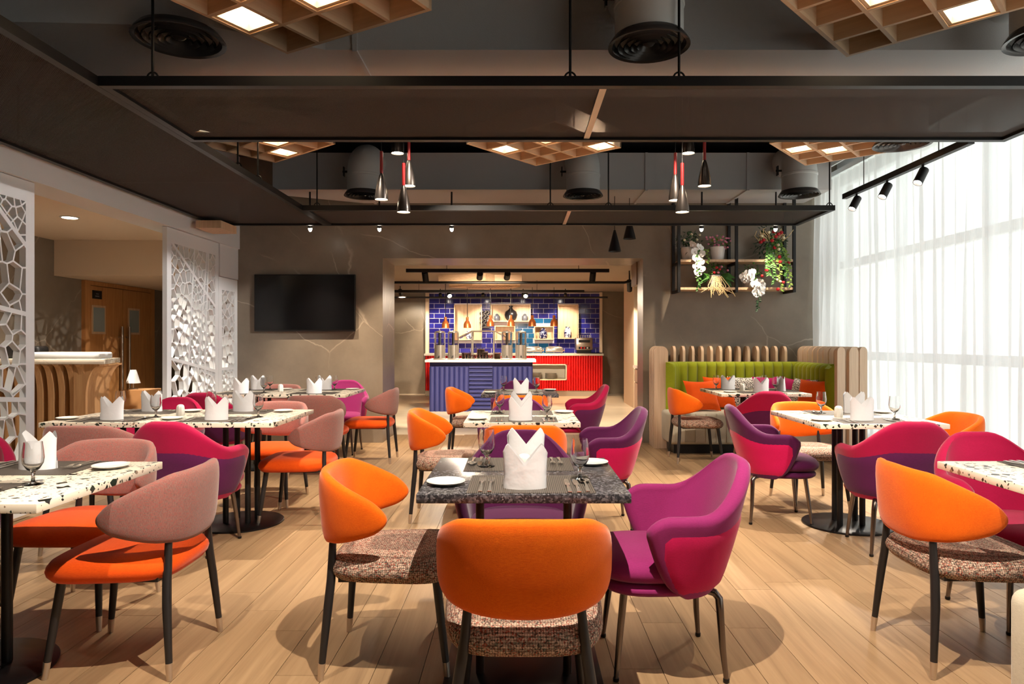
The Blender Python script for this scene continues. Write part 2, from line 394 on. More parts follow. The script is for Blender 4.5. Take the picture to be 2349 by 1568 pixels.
# window wall on the right: dwarf returns, head, frame with panes
g = G(); g.box(3.9,4.1,-2.6,-2.26,0,3.5); g.box(3.9,4.1,-2.26,8.37,3.2,3.5); g.box(3.9,4.1,-2.26,8.37,0,0.12)
struct('wall_right', g, 'white_paint')
win = struct('window_1', G().box(3.92,3.98,-2.26,8.37,0.12,0.2), 'white_paint')
for z in (1.08,2.16,3.16): part('transom', G().box(3.91,3.99,-2.26,8.37,z-0.045,z+0.045), 'white_paint', win, False)
ys = [-2.26+i*(10.63/8) for i in range(9)]
for y in ys: part('mullion', G().box(3.91,3.99,y-0.035,y+0.035,0.12,3.2), 'white_paint', win, False)
pane = G().box(-0.004,0.004,-0.62,0.62,-0.44,0.44).mesh('pane','window_glass',False)
for i in range(8):
    for z in (0.62,1.62,2.66): ob('pane', pane, win, (3.95,(ys[i]+ys[i+1])/2,z), scale=(1,1,1.06))
# left bulkhead over the screens
struct('trim_1', G().box(-3.72,-3.42,-2.6,8.37,2.37,3.5), 'white_paint')
struct('trim_2', G().box(-3.72,-3.44,7.86,8.37,1.995,2.37), 'white_paint')
# corridor behind the screens
struct('ceiling', G().box(-5.8,-3.72,-2.6,8.3,2.47,2.55), 'beige_paint')
struct('ceiling', G().box(-5.8,-3.45,8.3,11.4,2.04,2.55), 'beige_paint')
struct('wall_left', G().box(-5.85,-5.65,-2.6,11.4,0,2.6), 'marble_taupe')
struct('wall_corridor', G().box(-5.65,-3.45,11.2,11.4,0,2.1), 'marble_taupe')
struct('wall_corridor', G().box(-3.5,-3.45,9.16,11.2,0,2.1), 'marble_taupe')
# buffet room shell
g = G(); g.box(-3.6,-2.14,16.2,16.4,0,2.42); g.box(1.93,3.2,16.2,16.4,0,2.42); g.box(-2.14,1.93,16.25,16.4,0,2.42)
struct('wall_buffet', g, 'marble_taupe')
g = G(); g.box(-2.2,-2.12,16.08,16.2,0,2.4); g.box(1.91,1.97,16.08,16.2,0,2.4)
struct('trim_3', g, 'beige_paint')
struct('wall_buffet', G().box(-3.6,-3.45,9.16,16.4,0,2.42), 'marble_taupe')
struct('wall_buffet', G().box(3.0,3.2,13.9,16.4,0,2.42), 'marble_taupe')
struct('wall_buffet', G().box(2.14,3.2,12.7,13.9,0,2.42), 'beige_paint')
struct('wall_buffet', G().box(2.4,2.6,8.76,12.7,0,2.42), 'marble_taupe')
struct('trim_4', G().box(1.51,2.4,8.76,9.16,1.97,2.42), 'walnut_block')
struct('ceiling', G().box(-3.6,3.2,9.16,16.4,2.42,2.5), 'ceiling_taupe')

# ================================================================== FURNITURE
def sell(a, n):
    c, s = math.cos(a), math.sin(a); return (math.copysign(abs(c)**(2/n),c), math.copysign(abs(s)**(2/n),s))
def seat_mesh(hw, hd, z0, z1, n=3.4, taper=0.06, dome=0.016, seg=40, edge=0.028, mat='tweed', name='seat', cy=0):
    h = z1-z0
    prof = [(0.80,0),(0.93,0.004),(0.985,edge*0.7),(1.0,h*0.5),(0.985,h-edge*0.7),(0.94,h-0.006),(0.86,h+dome*0.3),(0.65,h+dome*0.7),(0.35,h+dome*0.95),(0.1,h+dome)]
    g = G(); rings = []
    for s,z in prof:
        r = []
        for k in range(seg):
            cx, cyy = sell(2*PI*k/seg, n); y = cyy*hd*s; xx = cx*hw*s*(1+taper*cyy)
            r.append((xx, cy+y, z0+z))
        rings.append(r)
    g.loft(rings); return g.mesh(name, mat, True, 60)
def ss(t): t = max(0,min(1,t)); return t*t*(3-2*t)

def make_side_chair(back_mat, seat_mat):
    t = ob('dining_chair', None); t.empty_display_size = 0.1; t['category'] = 'chair'
    # wrap-around backrest
    rings = []; NS = 47; M = 20; hw, rear = 0.243, 0.262
    path = []
    for i in range(401):
        a = (i/400*2-1)*PI/2; s, c = math.sin(a), math.cos(a); n = 3.0
        path.append(Vector((math.copysign(abs(s)**(2/n),s)*hw, -abs(c)**(2/n)*rear, 0)))
    acc = [0]
    for i in range(400): acc.append(acc[-1]+(path[i+1]-path[i]).length)
    def at(u):
        d = (u*0.5+0.5)*acc[-1]; i = 0
        lo, hi = 0, 400
        while hi-lo > 1:
            m = (lo+hi)//2
            if acc[m] <= d: lo = m
            else: hi = m
        f = (d-acc[lo])/max(1e-9,acc[hi]-acc[lo]); p = path[lo].lerp(path[hi],f)
        tg = (path[min(hi+3,400)]-path[max(lo-3,0)]).normalized(); return p, Vector((tg.y,-tg.x,0))
    for i in range(NS):
        u = -math.cos(PI*i/(NS-1)); s = abs(u)
        if s > 0.9985: s = 0.9985
        p, nrm = at(math.copysign(s,u))
        top = 0.757 - 0.006*min(1,s/0.4)**2 - 0.118*max(0,(s-0.42)/0.58)**1.15
        bot = 0.474 + 0.02*min(1,s/0.45)**2 + 0.062*max(0,(s-0.45)/0.55)**1.3
        zc, hh = (top+bot)/2, (top-bot)/2
        e = math.sqrt(max(0,1-max(0,(s-0.83)/0.17)**2.4))
        hh *= max(0.05,e); tt = 0.027*(1-0.2*s)*max(0.12,e**0.6)
        lean = 0.05
        r = []
        for k in range(M):
            cx, cz = sell(2*PI*k/M, 3.0)
            z = zc+cz*hh; q = p + nrm*(cx*tt)
            q = q + Vector((0,-1,0))*(z-0.62)*lean*1.4
            r.append((q.x,q.y,z))
        rings.append(r)
    ob('backrest', G().loft(rings).mesh('backrest',back_mat,True,60), t)
    ob('seat', seat_mesh(0.245,0.242,0.356,0.432,4.0,0.09,0.018,48,0.032,seat_mat,cy=0.0), t)
    g = G(); g.box(-0.17,0.17,-0.19,-0.165,0.35,0.367); g.box(-0.17,0.17,0.165,0.19,0.35,0.367); g.box(-0.185,-0.16,-0.19,0.19,0.35,0.367); g.box(0.16,0.185,-0.19,0.19,0.35,0.367)
    part('seat_frame', g, 'leg_black', t, False)
    for sx in (-1,1):
        pr = [(sx*0.165,-0.268,0.62),(sx*0.168,-0.258,0.52),(sx*0.172,-0.238,0.42),(sx*0.178,-0.222,0.35),(sx*0.19,-0.226,0.26),(sx*0.203,-0.238,0.12),(sx*0.208,-0.243,0.06)]
        # keep the upper end just inside the padded back
        pr[0] = (sx*0.158,-0.216,0.53); pr[1] = (sx*0.16,-0.217,0.485); pr[2] = (sx*0.166,-0.218,0.42); pr[3] = (sx*0.176,-0.219,0.35)
        l = part('leg', G().tube(pr,[0.0125,0.0135,0.015,0.0165,0.0165,0.0135,0.0125],12), 'leg_black', t)
        part('ferrule', G().tube([(sx*0.208,-0.243,0.062),(sx*0.2125,-0.248,0.0)],[0.0135,0.0105],12), 'ferrule', l)
        pf = [(sx*0.172,0.172,0.36),(sx*0.186,0.192,0.2),(sx*0.198,0.21,0.06)]
        l = part('leg', G().tube(pf,[0.017,0.0155,0.0125],12), 'leg_black', t)
        part('ferrule', G().tube([(sx*0.198,0.21,0.062),(sx*0.203,0.217,0.0)],[0.0135,0.0105],12), 'ferrule', l)
    return t

def make_armchair(A, B):
    t = ob('armchair', None); t.empty_display_size = 0.1; t['category'] = 'chair'
    def plan(hw, rear, front, n):
        pts = []
        for i in range(121):
            a = i/120*PI/2; s, c = math.sin(a), math.cos(a)
            pts.append(Vector((s**(2/n)*hw, -c**(2/n)*rear, 0)))
        L = front; k = 24
        for i in range(1,k+1): pts.append(Vector((hw - 0.012*(i/k)**2, L*i/k, 0)))
        return pts
    def sampler(pts):
        acc = [0]
        for i in range(len(pts)-1): acc.append(acc[-1]+(pts[i+1]-pts[i]).length)
        def f(s):
            d = max(0,min(1,s))*acc[-1]; lo, hi = 0, len(pts)-1
            while hi-lo > 1:
                m = (lo+hi)//2
                if acc[m] <= d: lo = m
                else: hi = m
            q = (d-acc[lo])/max(1e-9,acc[hi]-acc[lo]); return pts[lo].lerp(pts[hi],q)
        return f
    topf = sampler(plan(0.288,0.315,0.10,2.3)); botf = sampler(plan(0.225,0.185,-0.0001+0.0,2.2))
    ZB = 0.335
    def ztop(s): return 0.772 - 0.172*ss((s-0.10)/0.56) - 0.05*max(0,(s-0.84)/0.16)**2.2
    def P(u, v):     # u in -1..1, v 0 (bottom)..1 (arm/back top)
        s = abs(u); a, b = botf(s*(0.86)), topf(s)
        w = v**(0.88-0.42*ss(s))
        # the front edge sweeps back towards the base
        p = a.lerp(b, w); z = ZB+(ztop(s)-ZB)*v
        return Vector((math.copysign(p.x,u) if u else 0, p.y, z))
    def N(u, v):
        e = 0.012
        du = P(min(1,u+e),v)-P(max(-1,u-e),v); dv = P(u,min(1,v+e))-P(u,max(0,v-e))
        n = du.cross(dv); n.normalize()
        p = P(u,v)
        if n.x*p.x+n.y*(p.y-0.02) < 0: n = -n
        return n
    th = 0.025
    NS, NV = 45, 14
    def us(i): return -math.cos(PI*i/(NS-1))*0.35 + (i/(NS-1)*2-1)*0.65
    rings = []
    for i in range(NS):
        u = us(i); k = 1.0; s = abs(u); e = 1.0
        if s > 0.95: e = math.sqrt(max(0.05,1-((s-0.95)/0.05)**2))
        ring = []
        for j in range(NV+1):
            v = j/NV*0.985; ring.append(P(u,v)+N(u,v)*th*e*(1.0))
        vt = 0.985; pt, nn = P(u,vt), N(u,vt)
        for q in range(1,6):
            a = PI*q/6; ring.append(pt+nn*th*e*math.cos(a)*1.15+Vector((0,0,1))*th*1.1*math.sin(a))
        for j in range(NV,-1,-1):
            v = j/NV*0.985; ring.append(P(u,v)-N(u,v)*th*e*(1.0))
        rings.append(ring)
    ob('shell', G().loft(rings).mesh('shell',A,True,60), t)
    # outer panel in the second colour, set just proud of the shell below the seam
    go = G(); R = []; NU = 41
    for i in range(NU):
        u = (i/(NU-1)*2-1)*0.962; s = abs(u); row = []
        zs = 0.635 - 0.06*ss((s-0.15)/0.5); zs = min(zs, ztop(s)-0.022)
        vmax = (zs-ZB)/(ztop(s)-ZB)
        if s > 0.84: vmax *= 1-0.42*(1-math.sqrt(max(0,1-((s-0.84)/0.1225)**2)))
        v0 = 0.0
        for j in range(9):
            v = v0+(vmax-v0)*j/8
            off = 0.006 if 0<j<8 and 0<i<NU-1 else -0.004
            row.append(P(u,v)+N(u,v)*(th+off))
        R.append(row)
    vs = [p for r in R for p in r]; fs = [(i*9+j,(i+1)*9+j,(i+1)*9+j+1,i*9+j+1) for i in range(NU-1) for j in range(8)]
    go.add(vs, fs); ob('outer_panel', go.mesh('outer_panel',B,True,70), t)
    ob('seat_base', seat_mesh(0.235,0.225,0.315,0.362,2.8,0.04,0.0,40,0.02,A,'seat_base',cy=0.03), t)
    ob('seat', seat_mesh(0.245,0.24,0.366,0.435,2.8,0.03,0.018,44,0.028,A,cy=0.035), t)
    for sx in (-1,1):
        pr = [(sx*0.13,-0.07,0.322),(sx*0.15,-0.14,0.321),(sx*0.163,-0.172,0.315),(sx*0.170,-0.186,0.297),(sx*0.175,-0.188,0.26),(sx*0.186,-0.195,0.12),(sx*0.196,-0.205,0.012)]
        l = part('leg', G().tube(pr,[0.012,0.0135,0.0145,0.015,0.0145,0.012,0.009],12), 'leg_chrome', t)
        part('glide', G().lathe([(0.009,0.0),(0.0115,0.003),(0.0115,0.014)],12,(sx*0.196,-0.205,0)), 'black_metal', l)
        pf = [(sx*0.155,0.16,0.325),(sx*0.172,0.178,0.17),(sx*0.188,0.195,0.012)]
        l = part('leg', G().tube(pf,[0.0145,0.0125,0.009],12), 'leg_chrome', t)
        part('glide', G().lathe([(0.009,0.0),(0.0115,0.003),(0.0115,0.014)],12,(sx*0.188,0.195,0)), 'black_metal', l)
    return t

PROTO = {}; USED = set()
def place_chair(kind, x, y, deg, label, group):
    if kind not in PROTO:
        PROTO[kind] = make_side_chair(*kind[1:]) if kind[0]=='S' else make_armchair(*kind[1:])
    p = PROTO[kind]
    if kind not in USED:
        USED.add(kind); c = p; c.location = (x,y,0); c.rotation_euler = (0,0,math.radians(deg))
    else: c = dup(p,(x,y,0),math.radians(deg))
    tag(c, label, 'chair', group); return c
SO = ('S','orange','tweed'); SM = ('S','mauve','orange_seat')
GP = ('A','magenta','pink_outer'); DP = ('A','purple','pink_outer'); PD = ('A','crimson','purple'); DG = ('A','purple','magenta')
GA, GL, GR = 'chairs along the centre aisle tables', 'chairs around the left tables', 'chairs around the right tables'
for k,x,y,a,l,gr in [
 (SO,-0.478,2.71,-90,'orange-backed tweed-seat chair left of the front dark stone table, seen sideways',GA),
 (SO, 0.016,2.13,0,'orange-backed chair nearest the camera, back turned, before the front dark table',GA),
 (GP, 0.55,2.68,90,'magenta armchair with pink outer panel right of the front dark table',GA),
 (DG, 0.01,3.16,180,'purple armchair facing the camera behind the front dark table',GA),
 (SO, 0.03,4.22,0,'orange-backed chair with back turned at the white table in the aisle',GA),
 (SO,-0.495,4.87,-90,'orange-backed tweed-seat chair left of the white table in the aisle',GA),
 (DP, 0.536,4.66,90,'dark purple armchair with crimson outer panel right of the aisle white table',GA),
 (DG, 0.0,5.14,180,'purple armchair facing the camera behind the white table in the aisle',GA),
 (SO, 0.02,6.42,0,'orange-backed chair with back turned at the rear dark table',GA),
 (SO,-0.48,7.2,-90,'orange-backed tweed-seat chair left of the rear dark table, before the blue counter',GA),
 (PD, 0.60,7.1,90,'crimson armchair with purple outer panel right of the rear dark table',GA),
 (DG, 0.0,7.55,180,'purple armchair behind the rear dark table, in front of the buffet',GA),
 (SM,-1.525,2.71,90,'mauve-backed chair with orange seat nearest the camera at lower left',GL),
 (SM,-2.0,3.14,180,'mauve-backed orange-seat chair facing the camera behind the nearest left table',GL),
 (PD,-2.62,3.0,180,'crimson armchair at the left edge behind the nearest left table',GL),
 (SM,-1.545,4.82,90,'mauve-backed chair with orange seat at the right end of the long left table',GL),
 (PD,-1.96,4.12,-4,'crimson and dark purple armchair with back turned at the long left table',GL),
 (SM,-2.56,4.2,0,'mauve-backed chair with back turned at the long left table near the screen',GL),
 (PD,-2.74,5.2,180,'crimson armchair facing the camera behind the long left table',GL),
 (SM,-1.93,5.3,180,'mauve-backed orange-seat chair facing the camera behind the long left table',GL),
 (PD,-2.78,6.28,0,'crimson armchair with back turned at the rear left table beside the screen',GL),
 (SM,-1.88,6.42,0,'mauve-backed chair with back turned at the rear left table',GL),
 (SM,-1.55,7.12,90,'mauve-backed orange-seat chair at the right end of the rear left table',GL),
 (GP,-2.0,7.64,180,'magenta armchair behind the rear left table under the television',GL),
 (SM,-2.68,7.5,180,'mauve-backed chair facing the camera behind the rear left table',GL),
 (SO, 1.77,2.72,-90,'orange-backed tweed-seat chair at lower right beside the cropped terrazzo table',GR),
 (PD, 2.26,3.08,180,'crimson pink armchair facing the camera behind the cropped right table',GR),
 (DP, 1.80,4.80,-97,'dark purple armchair with crimson outer panel left of the curtain-side table',GR),
 (SO, 2.24,5.25,180,'orange-backed chair facing the camera behind the curtain-side terrazzo table',GR),
 (PD, 2.25,4.12,-6,'crimson and dark purple armchair with back turned at the curtain-side table',GR),
 (SO, 2.78,4.62,90,'orange-backed chair against the curtain right of the curtain-side table',GR),
 (SO, 1.86,7.14,-90,'orange-backed tweed-seat chair left of the green banquette table',GR),
 (PD, 2.27,6.46,0,'crimson and purple armchair with back turned before the green banquette table',GR)]:
    place_chair(k,x,y,a,l,gr)

# ---- tables
TOPZ = 0.75
def table(x0,x1,y0,y1,mat,base,label,group,posts=None,th=0.03):
    cx, cy = (x0+x1)/2,(y0+y1)/2
    t = thing('dining_table', label, 'table', (cx,cy,0), 0, group)
    w, d = x1-x0, y1-y0
    part('tabletop', G().box(-w/2,w/2,-d/2,d/2,TOPZ-th,TOPZ), mat, t, True, 30, 0.003, 2)
    part('underframe', G().box(-w/2+0.12,w/2-0.12,-d/2+0.1,d/2-0.1,TOPZ-th-0.012,TOPZ-th-0.001), 'black_metal', t, False)
    if base == 'rect':
        b = part('base_plate', G().box(-0.29,0.29,-0.22,0.26,0,0.012), 'base_plate', t, True, 30, 0.003)
        for sx in (-0.16,0.165): part('post', G().tube([(sx,0,0.012),(sx,0,TOPZ-th-0.012)],0.016,14), 'bronze_post', t)
    else:
        for (bx,by) in base:
            part('base_disc', G().lathe([(0.285,0),(0.285,0.008),(0.28,0.012),(0.05,0.013)],48,(bx,by,0)), 'base_plate', t)
            for px_,py_ in ((-0.075,-0.06),(0.075,-0.06),(-0.05,0.07),(0.09,0.07)):
                part('post', G().tube([(bx+px_,by+py_,0.012),(bx+px_,by+py_,TOPZ-th-0.012)],0.019,14), 'black_metal', t)
    return t
GT = 'restaurant tables'
table(-0.33,0.362,2.19,2.88,'terrazzo_dark','rect','dark speckled stone table nearest the camera in the centre aisle',GT)
table(-0.335,0.374,4.125,4.85,'terrazzo_white','rect','small white terrazzo table in the centre aisle between two dark tables',GT)
table(-0.35,0.37,6.32,7.0,'terrazzo_dark','rect','dark speckled stone table farthest back in the centre aisle',GT)
table(-2.62,-1.455,2.06,2.79,'terrazzo_white',[(-0.02,0.13)],'white terrazzo table nearest the camera at the left edge',GT)
table(-2.9,-1.48,4.12,4.93,'terrazzo_white',[(0.28,0.16),(-0.38,0.1)],'long white terrazzo table on the left, beside the white screens',GT)
table(-2.9,-1.6,6.3,7.1,'terrazzo_white',[(0.25,0.1),(-0.35,0.1)],'white terrazzo table at the rear left below the television',GT)
table(1.715,2.75,2.05,2.8,'terrazzo_white',[(0.05,0.1)],'white terrazzo table cut off by the right edge',GT)
table(1.79,2.56,4.05,4.85,'terrazzo_white',[(0.05,0.18)],'white terrazzo table beside the sheer curtain on the right',GT)
table(1.9,2.75,6.4,7.16,'terrazzo_white',[(0.0,0.1)],'white terrazzo table in front of the green banquette',GT)

# ---- table setting
def napkin_mesh():
    g = G(); seg = 40; hw, hd = 0.07, 0.036; R = []
    def h(c):
        c = abs(c)
        return 0.076+0.072*(c/0.84) if c < 0.84 else 0.148-0.03*((c-0.84)/0.16)
    prof = [0,0.35,0.7,0.9,1.0]
    outer = []; 
    for t_ in prof:
        r = []
        for k in range(seg):
            a = 2*PI*k/seg; c, s_ = math.cos(a), math.sin(a); z = h(c)*t_
            q = 1-0.05*t_+(0.10*abs(c)**3)*t_*t_
            r.append((c*hw*q, s_*hd*(1-0.35*t_*abs(c)), z))
        outer.append(r)
    g.loft(outer, cap=False)
    inner = []
    for t_ in reversed(prof[1:]):
        r = []
        for k in range(seg):
            a = 2*PI*k/seg; c, s_ = math.cos(a), math.sin(a); z = h(c)*t_-0.001
            q = 1-0.05*t_+(0.10*abs(c)**3)*t_*t_
            r.append((c*(hw-0.003)*q, s_*(hd-0.003)*(1-0.35*t_*abs(c)), z))
        inner.append(r)
    g.loft(inner, cap=False)
    # diagonal front flap
    rows = []
    for j in range(5):
        r = []
        for k in range(17):
            a = PI+PI*k/16; c, s_ = math.cos(a), math.sin(a)
            top = min(h(c)*0.985, 0.028+0.118*(c*0.5+0.5)**0.9); z = top*j/4; t_ = z/h(c)
            q = 1-0.05*t_+(0.10*abs(c)**3)*t_*t_+0.045
            r.append((c*hw*q, s_*(hd*(1-0.35*t_*abs(c))+0.0035), z))
        rows.append(r)
    g.loft(rows, cap=False, closed=False)
    return g.mesh('napkin','linen',True,70)
def glass_mesh():
    prof = [(0.001,0.003),(0.031,0.0),(0.032,0.002),(0.012,0.006),(0.006,0.012),(0.0055,0.03),(0.008,0.044),(0.020,0.054),(0.031,0.074),(0.0335,0.092),(0.031,0.118),(0.0275,0.146),(0.0265,0.146),(0.0298,0.118),(0.0322,0.092),(0.0297,0.075),(0.019,0.057),(0.004,0.05)]
    return G().lathe(prof,28).mesh('water_goblet','glass',True,70)
def plate_mesh(r=0.067):
    return G().lathe([(0.035,0.0),(0.04,0.002),(r*0.9,0.009),(r,0.013),(r-0.001,0.0145),(r*0.85,0.011),(0.04,0.006),(0.002,0.0055)],40).mesh('bread_plate','porcelain',True,60)
def shaker_mesh():
    g = G(); R = []
    for r,z in [(0.024,0),(0.0265,0.004),(0.026,0.03),(0.024,0.055),(0.021,0.066),(0.013,0.072),(0.003,0.074)]:
        R.append([((r+0.0012*math.cos(8*a))*math.cos(a),(r+0.0012*math.cos(8*a))*math.sin(a),z) for a in [2*PI*k/48 for k in range(48)]])
    g.loft(R); return g.mesh('salt_shaker','porcelain',True,60)
def bar(g, pts, w, z0=0.0015, t=0.002):
    n = len(pts); vs = []; fs = []
    for (y,dz),ww in zip(pts,w): vs += [(-ww,y,z0+dz),(ww,y,z0+dz),(ww,y,z0+dz+t),(-ww,y,z0+dz+t)]
    for i in range(n-1):
        a = i*4; fs += [(a,a+1,a+5,a+4),(a+1,a+2,a+6,a+5),(a+2,a+3,a+7,a+6),(a+3,a,a+4,a+7)]
    fs += [(0,3,2,1),(n*4-4,n*4-3,n*4-2,n*4-1)]; g.add(vs,fs)
def fork_mesh():
    g = G(); bar(g,[(-0.09,0.001),(-0.05,0.002),(0.0,0.006),(0.03,0.008),(0.05,0.005)],[0.0065,0.005,0.003,0.004,0.0105])
    for i in range(4):
        x = -0.009+0.006*i; n = G(); bar(n,[(0.05,0.005),(0.075,0.004),(0.095,0.009)],[0.0016,0.0015,0.0008]); g.add([(p[0]+x,p[1],p[2]) for p in n.v],n.f)
    return g.mesh('fork','steel',True,50)
def knife_mesh():
    g = G(); bar(g,[(-0.1,0.001),(-0.06,0.002),(0.0,0.002),(0.005,0.001),(0.06,0.001),(0.09,0.001),(0.105,0.001)],[0.007,0.006,0.0045,0.0085,0.0095,0.008,0.002]); return g.mesh('knife','steel',True,50)
def spoon_mesh():
    g = G(); bar(g,[(-0.09,0.001),(-0.05,0.002),(0.0,0.006),(0.04,0.007)],[0.0065,0.005,0.003,0.004])
    R = []
    for i in range(9):
        y = 0.036+0.058*i/8; w = 0.0195*math.sqrt(max(0.01,1-((y-0.066)/0.031)**2)); R.append([(w*math.cos(PI*k/8),y,0.010-0.008*math.sin(PI*k/8)*w/0.0195) for k in range(9)])
    g.loft(R,cap=False,closed=False); return g.mesh('spoon','steel',True,60)
def mat_mesh(w=0.42,d=0.29): return G().box(-w/2,w/2,-d/2,d/2,0.0004,0.0022).mesh('placemat','placemat',False)
ME = dict(napkin=napkin_mesh(), glass=glass_mesh(), plate=plate_mesh(), shaker=shaker_mesh(), fork=fork_mesh(), knife=knife_mesh(), spoon=spoon_mesh(), mat=mat_mesh())
def item(key, name, me, cat, x, y, rz, label, group, z=TOPZ):
    return tag(ob(name, me, None, (x,y,z), rz), label, cat, group)
def setting(cx, cy, deg, where, full=True, napkin_rot=0, plate=True, glass=True, cutlery=True, napk=True, gl=(0.19,0.05), nk=(0.0,-0.02), ds='near'):
    a = math.radians(deg); ca, sa = math.cos(a), math.sin(a)
    def L(u,v): return (cx+u*ca-v*sa, cy+u*sa+v*ca)
    rz = a
    x,y = L(0,0); item('mat','placemat',ME['mat'],'placemat',x,y,rz,'dark woven placemat '+where,'woven placemats')
    if napk:
        x,y = L(*nk); item('napkin','folded_napkin',ME['napkin'],'napkin',x,y,rz+math.radians(napkin_rot),'white folded linen napkin '+where,'folded napkins',TOPZ+0.0022)
    if glass:
        x,y = L(*gl); item('glass','water_goblet',ME['glass'],'glass',x,y,0,'clear stemmed water glass '+where,'water glasses',TOPZ+0.0022 if abs(gl[0])<0.2 else TOPZ)
    if plate:
        x,y = L(-0.29,0.0); item('plate','bread_plate',ME['plate'],'plate',x,y,0,'small white side plate '+where,'side plates')
    if cutlery:
        z = TOPZ+0.0022
        for k,(u,n,l) in enumerate(((-0.165,'fork','outer steel fork '),(-0.135,'fork','inner steel fork '),(0.125,'knife','inner steel knife '),(0.155,'knife','outer steel knife '),(0.185,'spoon','steel spoon '))):
            x,y = L(u,-0.045); item(n,n,ME[n],n,x,y,rz,l+where,'place setting cutlery',z)
w1 = 'on the near side of the front dark table'
setting(0.04,2.345,0,w1,gl=(0.175,0.055),nk=(-0.02,-0.06))
setting(0.0,2.725,180,'on the far side of the front dark table',gl=(0.125,0.06),nk=(-0.03,0.02))
item('s','salt_shaker',ME['shaker'],'shaker',0.02,2.535,0,'white ceramic shaker between the napkins of the front dark table','ceramic shakers')
setting(0.03,4.29,0,'on the near side of the aisle white table',gl=(0.15,0.05),nk=(-0.02,-0.05))
setting(0.02,4.69,180,'on the far side of the aisle white table',gl=(0.15,0.05))
setting(0.02,6.48,0,'on the near side of the rear dark table',gl=(0.15,0.05),cutlery=False)
setting(0.02,6.85,180,'on the far side of the rear dark table',gl=(0.17,0.05),cutlery=False,napk=False)
# nearest left table
setting(-1.87,2.645,180,'on the far right seat of the nearest left table',gl=(-0.03,0.42),nk=(-0.02,0.02),glass=False)
setting(-1.9,2.21,0,'on the near right seat of the nearest left table',gl=(0.235,0.13),napk=False,plate=False)
# long left table
setting(-2.55,4.30,0,'on the near left seat of the long left table',gl=(0.20,0.12))
setting(-1.89,4.29,0,'on the near right seat of the long left table',gl=(0.20,0.14))
setting(-2.57,4.76,180,'on the far left seat of the long left table',gl=(0.19,0.03))
setting(-1.93,4.76,180,'on the far right seat of the long left table',gl=(0.2,0.03))
item('s','salt_shaker',ME['shaker'],'shaker',-2.24,4.52,0,'white ceramic shaker on the long left table','ceramic shakers')
# rear left table
setting(-2.62,6.46,0,'on the near left seat of the rear left table',cutlery=False,plate=False)
setting(-1.93,6.46,0,'on the near right seat of the rear left table',cutlery=False,plate=False,gl=(-0.02,0.2))
setting(-2.66,6.94,180,'on the far left seat of the rear left table',cutlery=False,gl=(-0.15,0.05))
setting(-1.98,6.94,180,'on the far right seat of the rear left table',cutlery=False,gl=(-0.12,0.05))
item('s','salt_shaker',ME['shaker'],'shaker',-2.33,6.68,0,'white ceramic shaker on the rear left table','ceramic shakers')
# cropped right table
setting(2.16,2.64,180,'on the far seat of the cropped right table',gl=(0.15,0.12),plate=False,nk=(-0.06,0.02))
setting(2.16,2.2,0,'on the near seat of the cropped right table',cutlery=False,plate=False,napk=False,glass=False)
# curtain-side table
setting(2.16,4.22,0,'on the near seat of the curtain-side table',nk=(-0.03,0.02))
setting(2.2,4.68,180,'on the far seat of the curtain-side table',gl=(0.14,0.03),nk=(-0.1,0.0))
item('s','salt_shaker',ME['shaker'],'shaker',2.07,4.42,0,'white ceramic shaker on the curtain-side table','ceramic shakers')
# banquette table
setting(2.32,6.56,0,'on the near seat of the banquette table',cutlery=False,gl=(0.2,0.14))
setting(2.14,6.98,180,'on the far left seat of the banquette table',cutlery=False,plate=False,gl=(0.13,0.03),nk=(-0.0,0.0))
setting(2.6,6.8,90,'on the right seat of the banquette table',cutlery=False,plate=False,glass=True,napkin_rot=0,gl=(0.16,0.1),nk=(-0.03,0.0))
item('s','salt_shaker',ME['shaker'],'shaker',2.22,6.78,0,'white ceramic shaker on the banquette table','ceramic shakers')

# ---- grey upholstered bench at the lower right
t = thing('upholstered_bench','grey woven upholstered bench end at the lower right corner','bench',(2.4,1.95,0))
part('seat_block', G().box(-0.78,0.78,-0.33,0.33,0.06,0.432), 'grey_seat', t, True, 60, 0.05, 5)
part('plinth', G().box(-0.72,0.72,-0.29,0.29,0,0.06), 'base_plate', t, False)

# ---- green banquette with oak fins
bq = thing('banquette','green channel-tufted corner banquette with grey seat and oak fins','sofa',(2.4,7.9,0))
def fin_mesh(w, h, t=0.03, both=True):
    poly = [(0,0),(w,0)]
    r = min(0.075, w/2)
    for k in range(9): a = PI/2*k/8; poly.append((w-r+r*math.cos(a), h-r+r*math.sin(a)))
    for k in range(9): a = PI/2+PI/2*k/8; poly.append((r+r*math.cos(a), h-r+r*math.sin(a)))
    return G().prism(poly,-t/2,t/2,lambda x,y,z:(z,x,y)).mesh('fin','oak_fin',True,40)
fm = fin_mesh(0.17,1.185); fmw = fin_mesh(0.16,1.185,0.035)
ox, oy = 2.4, 7.9
for i in range(13): ob('fin', fm, bq, (1.87+i*0.111-ox, 8.18-oy, 0))
for i in range(4): ob('fin', fmw, bq, (1.735-ox, 7.95+0.095*i-oy, 0), rz=PI/2)
for i in range(9): ob('fin', fin_mesh(0.23,1.185,0.03) if i==0 else bq.children[-1].data, bq, (3.60-ox, 7.16+0.135*i-oy, 0), rz=PI/2)
for i,(xa,w,d) in enumerate(((3.19,0.11,6.93),(3.33,0.13,6.98),(3.47,0.11,7.04))):
    ob('fin', fin_mesh(w,1.185,0.035), bq, (xa+w-ox, d-oy, 0), rz=PI/2+0.4)
